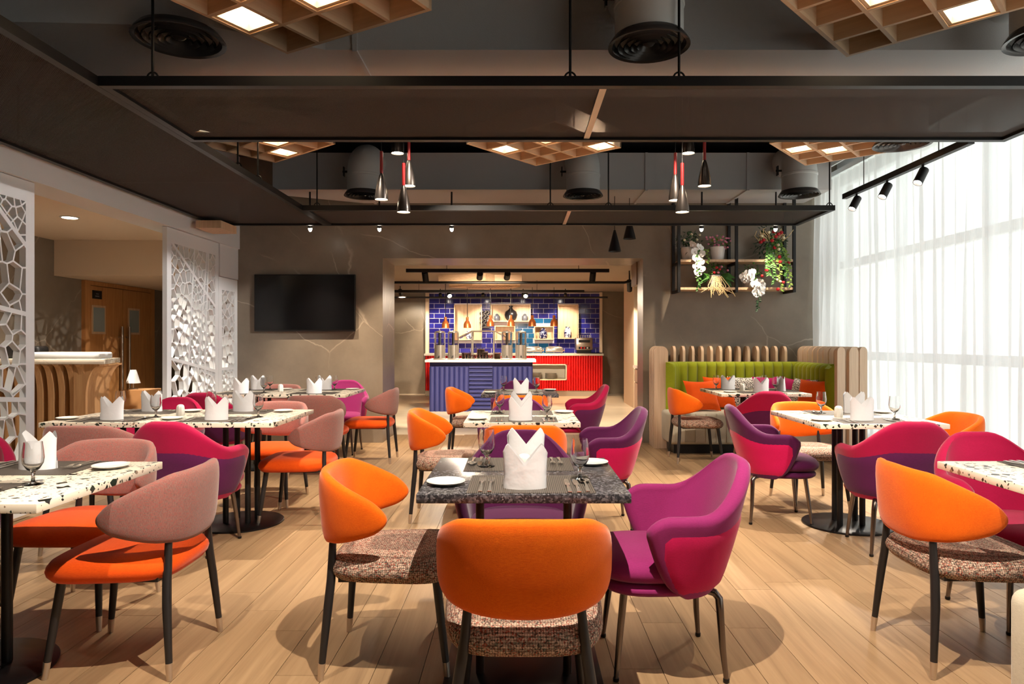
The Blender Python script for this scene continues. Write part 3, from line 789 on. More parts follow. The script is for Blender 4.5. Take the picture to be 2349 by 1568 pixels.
def channel_mesh(w, z0, z1, th, mat):
    R = []
    prof = [(z0,0.7),(z0+0.02,1.0),((z0+z1)/2,1.0),(z1-0.06,1.0),(z1-0.025,0.86),(z1-0.006,0.55),(z1,0.2)]
    for z,s in prof:
        r = []
        for k in range(13):
            u = k/12*2-1; r.append((u*w/2, -th*s*(0.62+0.38*math.sqrt(max(0,1-u*u*0.96))), z))
        r += [(w/2,0,z),(-w/2,0,z)]
        R.append(r)
    return G().loft(R).mesh('channel',mat,True,50)
ch = channel_mesh(0.112,0.42,1.0,0.13,'green')
for i in range(13): ob('channel', ch, bq, (1.94+i*0.112-ox, 8.15-oy, 0))
for i in range(5):                                   # curved left corner
    a = PI/2*(i+0.5)/5; ob('channel', ch, bq, (1.90-0.20*math.cos(a)*1.0-ox, 7.86+0.28*math.sin(a)-oy, 0), rz=(PI/2-a)*0.95, scale=(0.72,0.85,1))
for i in range(8): ob('channel', ch, bq, (3.35-ox, 8.09-i*0.112-oy, 0), rz=-PI/2)
ar = G().loft([[(x*0.075, -y_, 0.42+(0.585*(1 if abs(x)<0.7 else 0.93))*q) for x,y_ in ((-1,0.0),(-0.7,0.05),(0,0.07),(0.7,0.05),(1,0.0),(0.7,-0.05),(0,-0.07),(-0.7,-0.05))] for q in (0,0.5,0.92,0.985)])
part('arm_end', ar, 'green', bq, True, 50, loc=(3.27-ox,7.13-oy,0))
sb = G().box(1.66-ox,3.34-ox,7.52-oy,8.12-oy,0.10,0.46); part('seat', sb, 'grey_seat', bq, True, 60, 0.045, 4)
sb = G().box(2.82-ox,3.34-ox,7.14-oy,7.5-oy,0.10,0.46); part('seat', sb, 'grey_seat', bq, True, 60, 0.045, 4)
for i in range(13): part('seat_seam', G().box(1.72+i*0.115-ox-0.004,1.72+i*0.115-ox+0.004,7.512-oy,7.53-oy,0.13,0.44), 'grey_seat', bq, False)
part('plinth', G().box(1.72-ox,3.18-ox,7.58-oy,8.1-oy,0,0.1).box(2.78-ox,3.18-ox,7.2-oy,7.58-oy,0,0.1), 'base_plate', bq, False)
def cushion_mesh(w,h,t,mat):
    g = G(); n = 10; top = []; bot = []
    for j in range(n+1):
        for i in range(n+1):
            u, v = i/n*2-1, j/n*2-1
            k = (1-u**4)*(1-v**4); pin = 1-0.10*(1-u*u)*abs(v)**2; pin2 = 1-0.10*(1-v*v)*abs(u)**2
            top.append((u*w/2*pin2, t/2*k**0.55, h/2+v*h/2*pin)); bot.append((u*w/2*pin2, -t/2*k**0.55, h/2+v*h/2*pin))
    fs = [(j*(n+1)+i,j*(n+1)+i+1,(j+1)*(n+1)+i+1,(j+1)*(n+1)+i) for j in range(n) for i in range(n)]
    g.add(top,fs); g.add(bot,[f[::-1] for f in fs]); return g.mesh('cushion',mat,True,80)
cm = {c:cushion_mesh(0.38,0.38,0.13,c) for c in ('cushion_orange','cushion_magenta','cushion_pattern')}
for c,x,y,rz,tilt,l in (('cushion_orange',2.33,7.86,0.1,-0.22,'orange cushion leaning on the left of the green banquette back'),
    ('cushion_orange',2.08,7.62,0.12,-0.5,'orange cushion lying forward below the banquette table'),
    ('cushion_pattern',2.62,7.9,-0.1,-0.2,'black and white patterned cushion on the banquette back behind the glasses'),
    ('cushion_magenta',2.9,7.86,0.1,-0.2,'magenta cushion leaning near the banquette corner'),
    ('cushion_magenta',3.04,7.66,-1.2,-0.3,'pink cushion on the right wing of the banquette'),
    ('cushion_pattern',3.07,7.46,-1.3,-0.22,'black and white patterned cushion between pink and orange ones'),
    ('cushion_orange',3.09,7.25,-1.1,-0.22,'orange cushion at the right end of the banquette')):
    o = tag(ob('cushion', cm[c], None, (x,y,0.462), rot=(tilt,0,rz)), l, 'cushion', 'cushions on the green banquette')

# ---- sheer curtains
def curtain(y0,y1,label,phase):
    g = G(); n = int((y1-y0)/0.011); R = []
    rnd = random.Random(int(phase*10)); ks = [rnd.uniform(38,46) for _ in range(3)]
    for z in (0.02,0.8,1.6,2.4,2.95,3.04,3.12):
        r = []
        amp = 0.034 if z < 2.9 else (0.024 if z < 3.05 else 0.018)
        for i in range(n+1):
            y = y0+(y1-y0)*i/n; dr = 0.10*(1-z/3.12)*math.sin(y*2.1+phase)
            w = math.sin((y+dr)*ks[0]+phase)+0.45*math.sin((y+dr)*17+phase*2)+0.3*math.sin((y-dr)*71)
            r.append((3.62+amp*w*(0.7+0.5*math.sin(y*3.3+phase)**2)*0.8, y, z))
        R.append(r)
    g.loft(R,cap=False,closed=False); t = thing('sheer_curtain',label,'curtain',(3.62,(y0+y1)/2,0),0,'sheer window curtains')
    c = part('drape', g, 'sheer', t, True, 180); c.location = (-3.62,-(y0+y1)/2,0)
    return t
curtain(5.55,8.34,'sheer white curtain panel meeting the marble feature wall',0.4)
curtain(2.95,5.53,'sheer white curtain panel at the right edge of the picture',1.7)
curtain(0.5,2.93,'sheer white curtain panel beside the camera',2.9)
curtain(-2.25,0.48,'sheer white curtain panel behind the camera',0.9)
t = thing('curtain_track','white curtain track above the sheer curtains','curtain track',(3.64,3.05,3.12))
part('rail', G().box(-0.03,0.03,-5.25,5.25,0.015,0.07), 'white_paint', t, False)
part('pelmet', G().box(-0.16,-0.14,-5.25,5.25,0.07,0.37), 'white_paint', t, False)

# ---- television
t = thing('television','black flat television mounted on the marble wall','television',(X(702,WALL_D),WALL_D,Z(695,WALL_D)))
part('housing', G().box(-0.615,0.615,-0.055,-0.012,-0.347,0.347), 'tv_bezel', t, True, 30, 0.006)
part('screen', G().box(-0.603,0.603,-0.058,-0.054,-0.328,0.336), 'tv_black', t, False)
part('bracket', G().box(-0.2,0.2,-0.012,0.0,-0.15,0.15), 'tv_bezel', t, False)

# ---- laser-cut screens
def clip(poly, nx_, ny_, c):
    out = []; n = len(poly)
    for i in range(n):
        p, q = poly[i], poly[(i+1)%n]; dp = nx_*p[0]+ny_*p[1]-c; dq = nx_*q[0]+ny_*q[1]-c
        if dp <= 0: out.append(p)
        if (dp < 0 < dq) or (dq < 0 < dp):
            f = dp/(dp-dq); out.append((p[0]+(q[0]-p[0])*f, p[1]+(q[1]-p[1])*f))
    return out
def inset(poly, w):
    n = len(poly); A = sum(poly[i][0]*poly[(i+1)%n][1]-poly[(i+1)%n][0]*poly[i][1] for i in range(n)); sg = 1 if A>0 else -1
    q = list(poly)
    for i in range(n):
        a, b = poly[i], poly[(i+1)%n]; ex, ey = b[0]-a[0], b[1]-a[1]; l = math.hypot(ex,ey)
        if l < 1e-7: continue
        nx_, ny_ = ey/l*sg, -ex/l*sg
        q = clip(q, nx_, ny_, nx_*a[0]+ny_*a[1]-w)
        if len(q) < 3: return None
    return q
def area(p): return abs(sum(p[i][0]*p[(i+1)%len(p)][1]-p[(i+1)%len(p)][0]*p[i][1] for i in range(len(p))))/2
def dedup(p):
    o = []
    for q in p:
        if not o or math.hypot(q[0]-o[-1][0],q[1]-o[-1][1]) > 2e-4: o.append(q)
    if len(o) > 2 and math.hypot(o[0][0]-o[-1][0],o[0][1]-o[-1][1]) < 2e-4: o.pop()
    return o
def lattice_screen(name, y0, y1, zt, regions_cuts, dens, label, seed, xc=-3.47, th=0.045, zb=0.03):
    rnd = random.Random(seed); g = G(); x0_, x1_ = xc-th/2, xc+th/2
    regs = [[(y0+0.07,zb+0.08),(y1-0.07,zb+0.08),(y1-0.07,zt-0.13),(y0+0.07,zt-0.13)]]
    for (a,b) in regions_cuts:
        dx, dy = b[0]-a[0], b[1]-a[1]; l = math.hypot(dx,dy); nx_, ny_ = dy/l, -dx/l; c = nx_*a[0]+ny_*a[1]; new = []
        for r in regs:
            for sg in (1,-1):
                q = clip(r, nx_*sg, ny_*sg, c*sg)
                if len(q) > 2 and area(q) > 0.002: new.append(q)
        regs = new
    def emit(outer, hole):
        outer = dedup(outer)
        if len(outer) < 3: return
        loops = [[Vector((p[0],p[1],0)) for p in outer]]
        if hole: hole = dedup(hole)
        if hole and len(hole) >= 3: loops.append([Vector((p[0],p[1],0)) for p in hole])
        tris = geometry.tessellate_polygon(loops); pts = [p for l_ in loops for p in l_]; n = len(pts)
        vs = [(x1_,p.x,p.y) for p in pts]+[(x0_,p.x,p.y) for p in pts]
        fs = [tuple(t_) for t_ in tris]+[tuple(i+n for i in reversed(t_)) for t_ in tris]
        if len(loops) > 1:
            o0 = len(outer); m = len(hole)
            for i in range(m): a, b = o0+i, o0+(i+1)%m; fs.append((a,b,b+n,a+n))
        g.add(vs, fs)
    for ri, r in enumerate(regs):
        dn = dens(sum(p[0] for p in r)/len(r), sum(p[1] for p in r)/len(r)); xs = [p[0] for p in r]; zs = [p[1] for p in r]; A = area(r)
        n = max(3,int(A*dn)); seeds = []; tries = 0; md = 0.72/math.sqrt(dn)
        while len(seeds) < n and tries < 6000:
            tries += 1; p = (rnd.uniform(min(xs),max(xs)), rnd.uniform(min(zs),max(zs)))
            if len(clip(r,0,0,0)) and inside(r,p) and all(math.hypot((p[0]-q[0]),(p[1]-q[1])*0.62) > md for q in seeds): seeds.append(p)
        band = inset(r, 0.016)
        for i,s in enumerate(seeds):
            cell = list(r); nb = sorted(seeds, key=lambda q:(q[0]-s[0])**2+(q[1]-s[1])**2)[1:22]; hole = band; tw = 0.0055+0.05/math.sqrt(dn)*0.055
            for q in nb:
                nx_, ny_ = q[0]-s[0], q[1]-s[1]; c = nx_*(q[0]+s[0])/2+ny_*(q[1]+s[1])/2; l = math.hypot(nx_,ny_)
                cell = clip(cell,nx_,ny_,c)
                if hole: hole = clip(hole,nx_,ny_,c-tw*l) 
                if hole and len(hole) < 3: hole = None
            if len(cell) > 2: emit(cell, hole if hole and area(hole) > 1e-4 else None)
    t = thing(name, label, 'screen', (xc,(y0+y1)/2,0), 0, 'white cut-out screens')
    o = part('lattice', g, 'white_paint', t, False); o.location = (-xc,-(y0+y1)/2,0)
    f = G(); f.box(x0_,x1_,y0,y0+0.07,zb,zt); f.box(x0_,x1_,y1-0.07,y1,zb,zt); f.box(x0_,x1_,y0+0.07,y1-0.07,zb,zb+0.08); f.box(x0_,x1_,y0+0.07,y1-0.07,zt-0.13,zt)
    o = part('border', f, 'white_paint', t, False); o.location = (-xc,-(y0+y1)/2,0)
    return t
def inside(poly, p):
    sgn = 0
    for i in range(len(poly)):
        a, b = poly[i], poly[(i+1)%len(poly)]; c = (b[0]-a[0])*(p[1]-a[1])-(b[1]-a[1])*(p[0]-a[0])
        if abs(c) < 1e-9: continue
        if sgn == 0: sgn = 1 if c>0 else -1
        elif (c>0) != (sgn>0): return False
    return True
lattice_screen('cutout_screen',6.69,7.84,2.365,[((6.6,1.10),(7.9,0.88)),((7.28,2.4),(7.12,0.9)),((6.5,2.4),(7.9,1.55)),((7.35,0.95),(7.2,0.0)),((7.6,2.4),(7.5,0.9))],
    lambda y,z: 150 if y>7.3 and z<0.95 else (210 if 7.1<y<7.6 and 1<z<1.5 else (110 if z>1.05 else 60)),'tall white cut-out screen panel left of the television wall',3)
lattice_screen('cutout_screen',7.845,8.365,1.985,[((7.8,0.92),(8.4,0.92))],lambda y,z: 230 if z<0.92 else 110,'narrow white cut-out screen panel against the marble wall',5)
lattice_screen('cutout_screen',3.7,4.86,2.365,[((3.6,0.95),(4.9,0.82)),((4.2,2.4),(4.85,1.85)),((4.5,2.4),(4.3,0.9)),((3.6,1.6),(4.3,1.5))],
    lambda y,z: 260 if z>2.0 else 75,'white cut-out screen panel cut off by the left edge',9)

# ---- reception desk, door and things in the corridor
ds = thing('reception_desk','curved oak reception desk with pale marble top behind the screens','desk',(-4.95,7.2,0))
poly = [(-0.68,-0.3),(0.76,-0.3),(0.56,0.32),(-0.68,0.32)]
part('worktop', G().prism(poly,1.01,1.062), 'marble_top', ds, True, 30, 0.004)
part('body', G().prism([(-0.68,-0.10),(0.52,-0.10),(0.42,0.28),(-0.68,0.28)],0.0,1.01), 'oak_desk', ds, False)
def rib_mesh():
    poly = [(-0.09,0),(0,0),(0,1.008),(-0.19,1.008)]
    for k in range(9): a = PI/2*k/8; poly.append((-0.19+0.10*math.sin(a), 1.0-0.34*(1-math.cos(a)) if True else 0))
    return G().prism(poly,-0.028,0.028,lambda x,y,z:(z,x,y)).mesh('rib','oak_desk',True,40)
rm = rib_mesh()
for i in range(11): ob('rib', rm, ds, (-0.64+i*0.112,-0.10,0))
poly2 = [(0.0,0),(0.12,0),(0.12,0.62)]
for k in range(9): a = PI/2*k/8; poly2.append((0.12+0.14*(1-math.cos(a)), 0.66+0.33*math.sin(a)))
poly2 += [(0.26,1.008),(0,1.008)]
part('corner_bracket', G().prism(poly2,-0.2,0.2,lambda x,y,z:(0.40+x,-0.02+z,y)), 'oak_desk', ds, True, 40)
t = tag(part('document_tray', G().box(-0.37,0.37,-0.12,0.12,0,0.068), 'white_paint', None, True, 30, 0.02, 3, loc=(-4.66,7.1,1.062)), 'low white tray on the reception desk top', 'tray')
t = tag(part('desk_monitor', G().box(-0.28,0.28,-0.09,0.09,0,0.13), 'sign_black', None, True, 30, 0.03, 3, loc=(-5.32,7.25,1.062)), 'black device case on the reception desk', 'device')
XL = -5.65
dr = struct('door_1', G().box(XL-0.005,XL+0.012,8.93,10.4,0,1.98), 'oak_door')
part('door_frame', G().box(XL,XL+0.05,8.82,8.93,0,2.035).box(XL,XL+0.05,10.4,10.5,0,2.035).box(XL,XL+0.05,8.93,10.4,1.98,2.035), 'oak_door', dr, False)
for y0,y1 in ((8.935,9.655),(9.665,10.39)):
    lf = part('door_leaf', G().box(XL+0.012,XL+0.045,y0,y1,0.01,1.97), 'oak_door', dr, False)
    ya = y0+0.02 if y0 < 9 else y0+0.12
    part('vision_frame', G().box(XL+0.045,XL+0.052,ya,ya+0.30,1.34,1.72), 'oak_light', lf, False)
    part('vision_pane', G().box(XL+0.052,XL+0.055,ya+0.03,ya+0.27,1.37,1.69), 'door_glass', lf, False)
    yh = y1-0.10 if y0 < 9 else y0+0.07
    part('pull_handle', G().tube([(XL+0.10,yh,0.3),(XL+0.10,yh,1.45)],0.017,10).tube([(XL+0.045,yh,1.3),(XL+0.10,yh,1.3)],0.009,8).tube([(XL+0.045,yh,0.5),(XL+0.10,yh,0.5)],0.009,8), 'brushed_steel', lf)
sg = thing('door_sign','small black door sign with two faint grey lines','sign',(XL+0.045,9.07,1.86))
part('plate', G().box(0,0.006,-0.10,0.10,-0.055,0.055), 'sign_black', sg, False)
part('lettering', G().box(0.006,0.0075,-0.03,0.03,0.005,0.018).box(0.006,0.0075,-0.045,0.04,-0.028,-0.012), 'sign_text', sg, False)
t = thing('storage_box','pale brown box beside the reception desk','box',(-4.28,7.75,0))
part('carton', G().box(-0.14,0.14,-0.16,0.16,0,0.70), 'cardboard', t, True, 30, 0.006)
t = thing('table_lamp','small white shaded lamp standing on the brown box','lamp',(-4.36,7.72,0.70))
part('shade', G().lathe([(0.075,0.07),(0.03,0.22),(0.028,0.22),(0.072,0.07)],24), 'white_paint', t)
part('stem', G().lathe([(0.05,0),(0.05,0.01),(0.008,0.014),(0.008,0.1)],16), 'brushed_steel', t)
# ================================================================== CEILING
ZM = 2.52
def mesh_raft(x0,x1,y0,y1,label,rods,joints=(),jointx=()):
    t = thing('mesh_ceiling_raft',label,'ceiling panel',((x0+x1)/2,(y0+y1)/2,ZM),0,'black mesh ceiling rafts'); cx, cy = (x0+x1)/2,(y0+y1)/2; a = 0.045
    def bx(xa,xb,ya,yb,z0,z1): return G().box(xa-cx,xb-cx,ya-cy,yb-cy,z0,z1)
    for q in ((x0,x1,y0,y0+a),(x0,x1,y1-a,y1),(x0,x0+a,y0+a,y1-a),(x1-a,x1,y0+a,y1-a)): part('frame_bar', bx(*q,0,0.05), 'black_metal', t, False)
    part('mesh_sheet', bx(x0+a,x1-a,y0+a,y1-a,0.018,0.022), 'mesh_sheet', t, False)
    for jx in jointx: part('joint_strip', bx(jx-0.018,jx+0.018,y0+a,y1-a,0.006,0.017), 'brushed_steel', t, False)
    for jy in joints: part('cross_bar', bx(x0+a,x1-a,jy-0.02,jy+0.02,0.022,0.05), 'black_metal', t, False)
    for rx,ry in rods:
        r = part('hanger_rod', G().tube([(rx-cx,ry-cy,0.05),(rx-cx,ry-cy,0.98)],0.007,8), 'black_metal', t)
        part('eyelet', G().tube([(rx-cx+0.028*math.cos(PI*k/8),ry-cy,0.05+0.03*math.sin(PI*k/8)) for k in range(9)],0.005,6), 'black_metal', r)
    return t
mesh_raft(-3.36,-2.11,-1.5,7.56,'black mesh ceiling raft running along the left bulkhead',[(-2.14,2.2),(-2.14,5.2),(-2.14,5.6),(-3.3,4.5)],joints=(0.8,3.2,5.6))
mesh_raft(-2.108,3.12,3.42,4.385,'black mesh ceiling raft spanning the room nearest the camera',[(-1.85,3.45),(0.26,3.45),(0.81,3.45),(2.6,3.45)],jointx=(0.43,))
mesh_raft(-2.108,3.09,6.665,7.56,'black mesh ceiling raft spanning the room before the marble wall',[(-1.98,6.7),(0.31,6.7),(0.88,6.7),(3.05,6.7)],jointx=(0.5,))
# rectangular ducts
def duct(poly, z0, z1, label, seams, d0):
    t = thing('air_duct',label,'duct',(0,d0,z0),0,'rectangular air ducts')
    part('casing', G().prism([(a,b-d0) for a,b in poly],0,z1-z0), 'duct_grey', t, False)
    ys = [b for a,b in poly]; 
    for sx in seams: part('flange', G().box(sx-0.014,sx+0.014,max(min(ys),d0)-d0-0.012,max(ys)-d0+0.004,-0.012,z1-z0), 'duct_grey', t, False)
    return t
duct([(-3.3,3.58),(-1.66,3.66),(-1.12,3.96),(3.45,3.96),(3.45,4.72),(-3.3,4.72)],2.93,3.42,'large grey insulated air duct above the near mesh raft',(-0.95,),3.96)
duct([(-2.74,7.6),(3.48,7.6),(3.48,8.35),(-1.9,8.35),(-2.74,7.9)],2.93,3.34,'long grey insulated air duct along the marble wall',(-1.75,1.42,2.55),7.6)
# round spigots with cone diffusers
def diff_parts(t, z, r):
    d = part('diffuser', G().lathe([(r*0.86,0.05),(r*0.93,0.03),(r,0.006),(r,0),(r*0.9,0.004),(r*0.84,0.03),(r*0.82,0.05)],40,(0,0,z),cap=False), 'diffuser', t)
    for k,(q,h) in enumerate(((0.78,0.012),(0.62,0.010),(0.46,0.008),(0.30,0.006))):
        part('ring', G().lathe([(r*q,h*0.3),(r*(q-0.10),h+0.03),(r*(q-0.115),h+0.03),(r*(q-0.02),h*0.3-0.003)],36,(0,0,z),cap=False), 'diffuser', d)
    part('cone', G().lathe([(r*0.19,0.024),(r*0.1,0.006),(0.003,0.0)],28,(0,0,z)), 'diffuser', d)
def spigot(x, d, z, face, label, r=0.18, rd=0.215, elbow=True, ztop=None):
    t = thing('air_spigot',label,'air vent',(x,d,z),0,'round air outlets')
    if elbow:
        L = face-d; zc = 0.30; pts = [(0,0,0.03),(0,0,zc-0.08)]
        for k in range(1,9):
            a = PI/2*k/8; pts.append((0, L*0.75*(1-math.cos(a)), zc-0.08+0.2*math.sin(a)))
        pts.append((0,L+0.02,zc+0.12))
        part('neck', G().tube(pts,r,32), 'duct_spigot', t)
        part('clamp_band', G().lathe([(r+0.001,0.20),(r+0.006,0.205),(r+0.006,0.225),(r+0.001,0.23)],32,cap=False), 'duct_spigot', t)
        part('damper_lever', G().box(-r-0.06,-r+0.0,0.02,0.03,0.26,0.28).box(-r-0.05,-r-0.04,0.0,0.05,0.22,0.32), 'black_metal', t, False)
    else:
        part('neck', G().tube([(0,0,0.03),(0,0,ztop-z)],r,32), 'duct_spigot' if r<0.2 else 'duct_grey', t)
    diff_parts(t,0,rd); return t
spigot(0.69,3.62,2.8,3.96,'big round air outlet hanging over the near mesh raft')
spigot(2.82,3.62,2.84,3.96,'round air outlet at the upper right corner')
spigot(-1.86,3.74,2.885,3.96,'flush round air outlet left of the near lattice lamp',0.2,0.24,False,2.935)
spigot(0.69,7.34,2.8,7.6,'round air outlet on the rear duct behind the middle lattice lamp')
spigot(3.0,7.3,2.8,7.6,'round air outlet on the rear duct beside the curtain')
spigot(-1.66,7.34,2.8,7.6,'round air outlet on the rear duct above the television')
spigot(3.05,5.43,2.8,6,'round air outlet overlapping the right lattice lamp near the curtain',0.18,0.215,False,3.5)
# oak lattice lamps
slat_c = {}
def lattice(fx, fy, ang, L, lit, label, z=2.87, h=0.15, n=4, lamp=True):
    t = thing('lattice_lamp' if lamp else 'lattice_panel',label,'ceiling light' if lamp else 'ceiling panel',(fx,fy,z),ang,'oak lattice ceiling lamps' if lamp else None)
    th = 0.022; c = L/n                      # local: far corner at origin, x along i, y along -j
    key = (L,h)
    if key not in slat_c: slat_c[key] = G().box(-th/2,L+th/2,-th/2,th/2,0,h).mesh('slat','oak_lattice',False)
    for i in range(n+1):
        ob('slat', slat_c[key], t, (0,-i*c,0)); ob('slat', slat_c[key], t, (i*c,0,0.0003), rz=-PI/2)
    part('top_board', G().box(0,L,-L,0,h,h+0.012), 'oak_lattice', t, False)
    for (i,j) in lit:
        cx, cy = (i+0.5)*c, -(j+0.5)*c; q = c/2-th/2-0.002; w = 0.016
        f = part('light_trim', G().box(cx-q,cx+q,cy-q,cy-q+w,0.008,0.05).box(cx-q,cx+q,cy+q-w,cy+q,0.008,0.05).box(cx-q,cx-q+w,cy-q+w,cy+q-w,0.008,0.05).box(cx+q-w,cx+q,cy-q+w,cy+q-w,0.008,0.05), 'oak_lattice', t, False)
        part('light_panel', G().box(cx-q+w,cx+q-w,cy-q+w,cy+q-w,0.045,0.05), 'panel_glow', f, False)
    for q in ((0.1,-0.1),(L-0.1,-L+0.1)): part('hanger_wire', G().tube([(q[0],q[1],h),(q[0],q[1],3.5-z)],0.003,6), 'black_metal', t)
    return t
R = math.radians
lattice(-1.31,3.86,R(-30),1.0,[(0,1),(1,2),(2,1),(3,3)],'oak lattice ceiling lamp at the top left')
lattice(1.88,3.90,R(-44),0.98,[(2,0),(1,2),(3,3),(2,2)],'oak lattice ceiling lamp at the top right')
lattice(0.16,6.33,R(-40),0.90,[(0,2),(3,0),(2,2)],'oak lattice ceiling lamp in the middle between the rafts')
lattice(2.66,6.32,R(-40),0.90,[(0,2),(1,1),(3,1)],'oak lattice ceiling lamp between the rafts near the curtain')
lattice(-2.22,6.22,R(-40),0.90,[(1,0),(2,1),(1,3)],'oak lattice ceiling lamp between the rafts at the left')
lattice(0.3,0.7,R(-40),0.98,[(0,2),(3,0)],'added unseen oak lattice fill lamp above the camera')  # this and the next two: unseen lamps added as fill light
lattice(-1.5,-0.2,R(-40),0.98,[(0,2),(3,0),(2,2),(1,1)],'added unseen oak lattice fill lamp behind the camera at the left')
lattice(1.9,-0.2,R(-40),0.98,[(0,2),(3,0),(2,2),(1,1)],'added unseen oak lattice fill lamp behind the camera at the right')
# pendants
pend_prof = [(0.0075,0.215),(0.0125,0.205),(0.02,0.185),(0.034,0.13),(0.045,0.08),(0.0515,0.035),(0.053,0.0),(0.051,0.0),(0.0495,0.035),(0.043,0.08),(0.032,0.13),(0.018,0.18),(0.004,0.19)]
def pendant(x,d,z,label,watt=14):
    t = thing('pendant_lamp',label,'lamp',(x,d,z),0,'bell pendant lamps')
    part('shade', G().lathe(pend_prof,28), 'pendant_shell', t, True, 60)
    part('stem', G().tube([(0,0,0.21),(0,0,0.385)],0.0125,12), 'red_stem', t)
    part('cable', G().tube([(0,0,0.385),(0,0,3.5-z)],0.0028,6), 'black_metal', t)
    part('bulb', G().lathe([(0.0485,0.006),(0.047,0.014),(0.002,0.016)],24), 'bulb_glow', t)
    l = bpy.data.lights.new('pendant_light','SPOT'); l.energy = watt*K_SPOT; l.color = WARM; l.spot_size = R(110); l.spot_blend = 0.6; l.shadow_soft_size = 0.045
    ob('pendant_light', l, t, (0,0,-0.004))
for cx,nm in ((0,'left'),(1,'right')):
    base = ((875,458,5.45),(926,487,5.35),(938,427,5.55),(912,352,5.6)) if cx==0 else ((1549,460,5.5),(1565,487,5.35),(1616,427,5.5),(1579,352,5.65))
    for k,(px,py,d) in enumerate(base):
        desc = ('second lowest','lowest','second highest','highest')[k]
        pendant(X(px,d),d,Z(py,d),f'{desc} black bell pendant with red stem in the {nm} cluster')
def cone_pendant(px,py,d,label):
    t = thing('cone_pendant',label,'lamp',(X(px,d),d,Z(py,d)),0,'black cone pendants')
    part('shade', G().lathe([(0.012,0.25),(0.02,0.22),(0.075,0.0),(0.073,0.0),(0.015,0.21)],28), 'black_metal', t)
    part('cable', G().tube([(0,0,0.25),(0,0,3.5-Z(py,d))],0.004,6), 'black_metal', t)
    part('bulb', G().lathe([(0.03,0.09),(0.03,0.1)],16), 'bulb_glow', t)
cone_pendant(1410,577,7.95,'black cone pendant lamp in front of the marble wall, lower one')
cone_pendant(1444,548,8.05,'black cone pendant lamp in front of the marble wall, upper one')
# spot heads
def spot_head(loc, target, label, watt, cone=60, blend=0.35, size=0.03, col=WARM2, length=0.14, r=0.036, group='black spot heads', glow='spot_glow', cat='spotlight', stem=0.06):
    t = thing('spotlight',label,cat,loc,0,group)
    dv = (Vector(target)-Vector(loc)).normalized(); q = dv.to_track_quat('-Z','Y')
    m = q.to_matrix().to_4x4()
    part('yoke', G().tube([(0,0,0),(0,0,stem)],0.01,8), 'black_metal', t)
    b = part('can', G().lathe([(r*0.96,0.03),(r,0.025),(r,-length+0.03),(r*0.9,-length+0.03),(r*0.85,-length+0.06)],24).xf(m), 'black_metal', t)
    part('lens', G().lathe([(r*0.84,-length+0.055),(r*0.84,-length+0.03),(r*0.75,-length+0.012),(r*0.45,-length-0.003),(r*0.1,-length-0.008)] if length < 0.09 else [(r*0.84,-length+0.05),(r*0.84,-length+0.055)],20).xf(m), glow, b)
    if watt:
        l = bpy.data.lights.new('spot_light','SPOT'); l.energy = watt*K_SPOT; l.color = col; l.spot_size = R(cone); l.spot_blend = blend; l.shadow_soft_size = size
        lo = ob('spot_light', l, t); lo.location = dv*(length+0.014 if length < 0.09 else length-0.02); lo.rotation_mode = 'QUATERNION'; lo.rotation_quaternion = q
    return t
def track(p0,p1,label,z1=None,w=0.035,drops=()):
    p0, p1 = Vector(p0), Vector(p1); c = (p0+p1)/2; L = (p1-p0).length; a = math.atan2(p1.y-p0.y,p1.x-p0.x)
    t = thing('lighting_track',label,'lighting track',tuple(c),a,'black lighting tracks')
    part('rail', G().box(-L/2,L/2,-w/2,w/2,0,0.05), 'black_metal', t, False)
    for s in drops: part('drop_wire', G().tube([(s*L,0,0.05),(s*L,0,(z1 or 3.5)-c.z)],0.004,6), 'black_metal', t)
# curtain-side track with its three heads
track((3.23,4.87,2.65),(3.23,6.77,2.65),'black lighting track hanging before the sheer curtain',3.5,0.045,(-0.3,0.3))
for px,py,n in ((1965,457,'left'),(2035,427,'middle'),(2117,392,'right')):
    d = 3.23*FF/(px-1190); spot_head((3.23,d,2.59),(1.6,d-0.7,0.0),f'{n} black spot head on the curtain-side track',300,62,0.5)
# three small downlights washing the marble wall
for i,px in enumerate((711,870,1036)):
    d = 7.72; spot_head((X(px,d),d,2.56),(X(px,d),8.12,0.6),f'small bright wall-washing spot, {("left","middle","right")[i]} of three',200,70,0.7,0.02,WARM,0.07,0.025,'wall-washing spots',stem=0.37)
for i,px in enumerate((1610,1780)):
    d = 7.72; spot_head((X(px,d),d,2.56),(X(px,d),8.30,0.6),f'small wall-washing spot above the plant shelf, {("left","right")[i]} one',85,70,0.7,0.02,WARM,0.07,0.025,'wall-washing spots',stem=0.37)
# tracks with room spots that throw the chair shadows
track((-2.0,1.55,3.2),(2.6,1.55,3.2),'black ceiling track above and behind the camera',3.5,0.035,(-0.4,0.4))
for x,tx,ty,w in ((0.12,0.08,2.75,620),(-1.2,-1.9,2.85,250),(1.3,2.05,2.85,270)):
    spot_head((x,1.55,3.14),(tx,ty,0.2),f'black ceiling spot head above the camera at {("centre","left","right")[0 if abs(x)<1 else (1 if x<0 else 2)]}',w,(88 if w>600 else 56),0.35,0.012)
track((-2.0,4.87,3.2),(2.6,4.87,3.2),'black ceiling track between the two cross rafts',3.5,0.035,(-0.4,0.4))
for x,tx,ty,w in ((0.1,0.05,4.55,400),(-1.5,-1.95,4.6,420),(1.6,2.05,4.65,420),(-1.3,-1.9,6.7,330),(1.25,0.5,6.7,330),(-0.75,0.0,8.0,240)):
    spot_head((x,4.87,3.14),(tx,ty,0.2),f'black ceiling spot head on the middle track aimed {("down","forward")[0 if ty<5 else 1]} at the {"aisle" if abs(tx)<0.2 else ("left tables" if tx<0 else "right side")}',w,62,0.4,0.014)
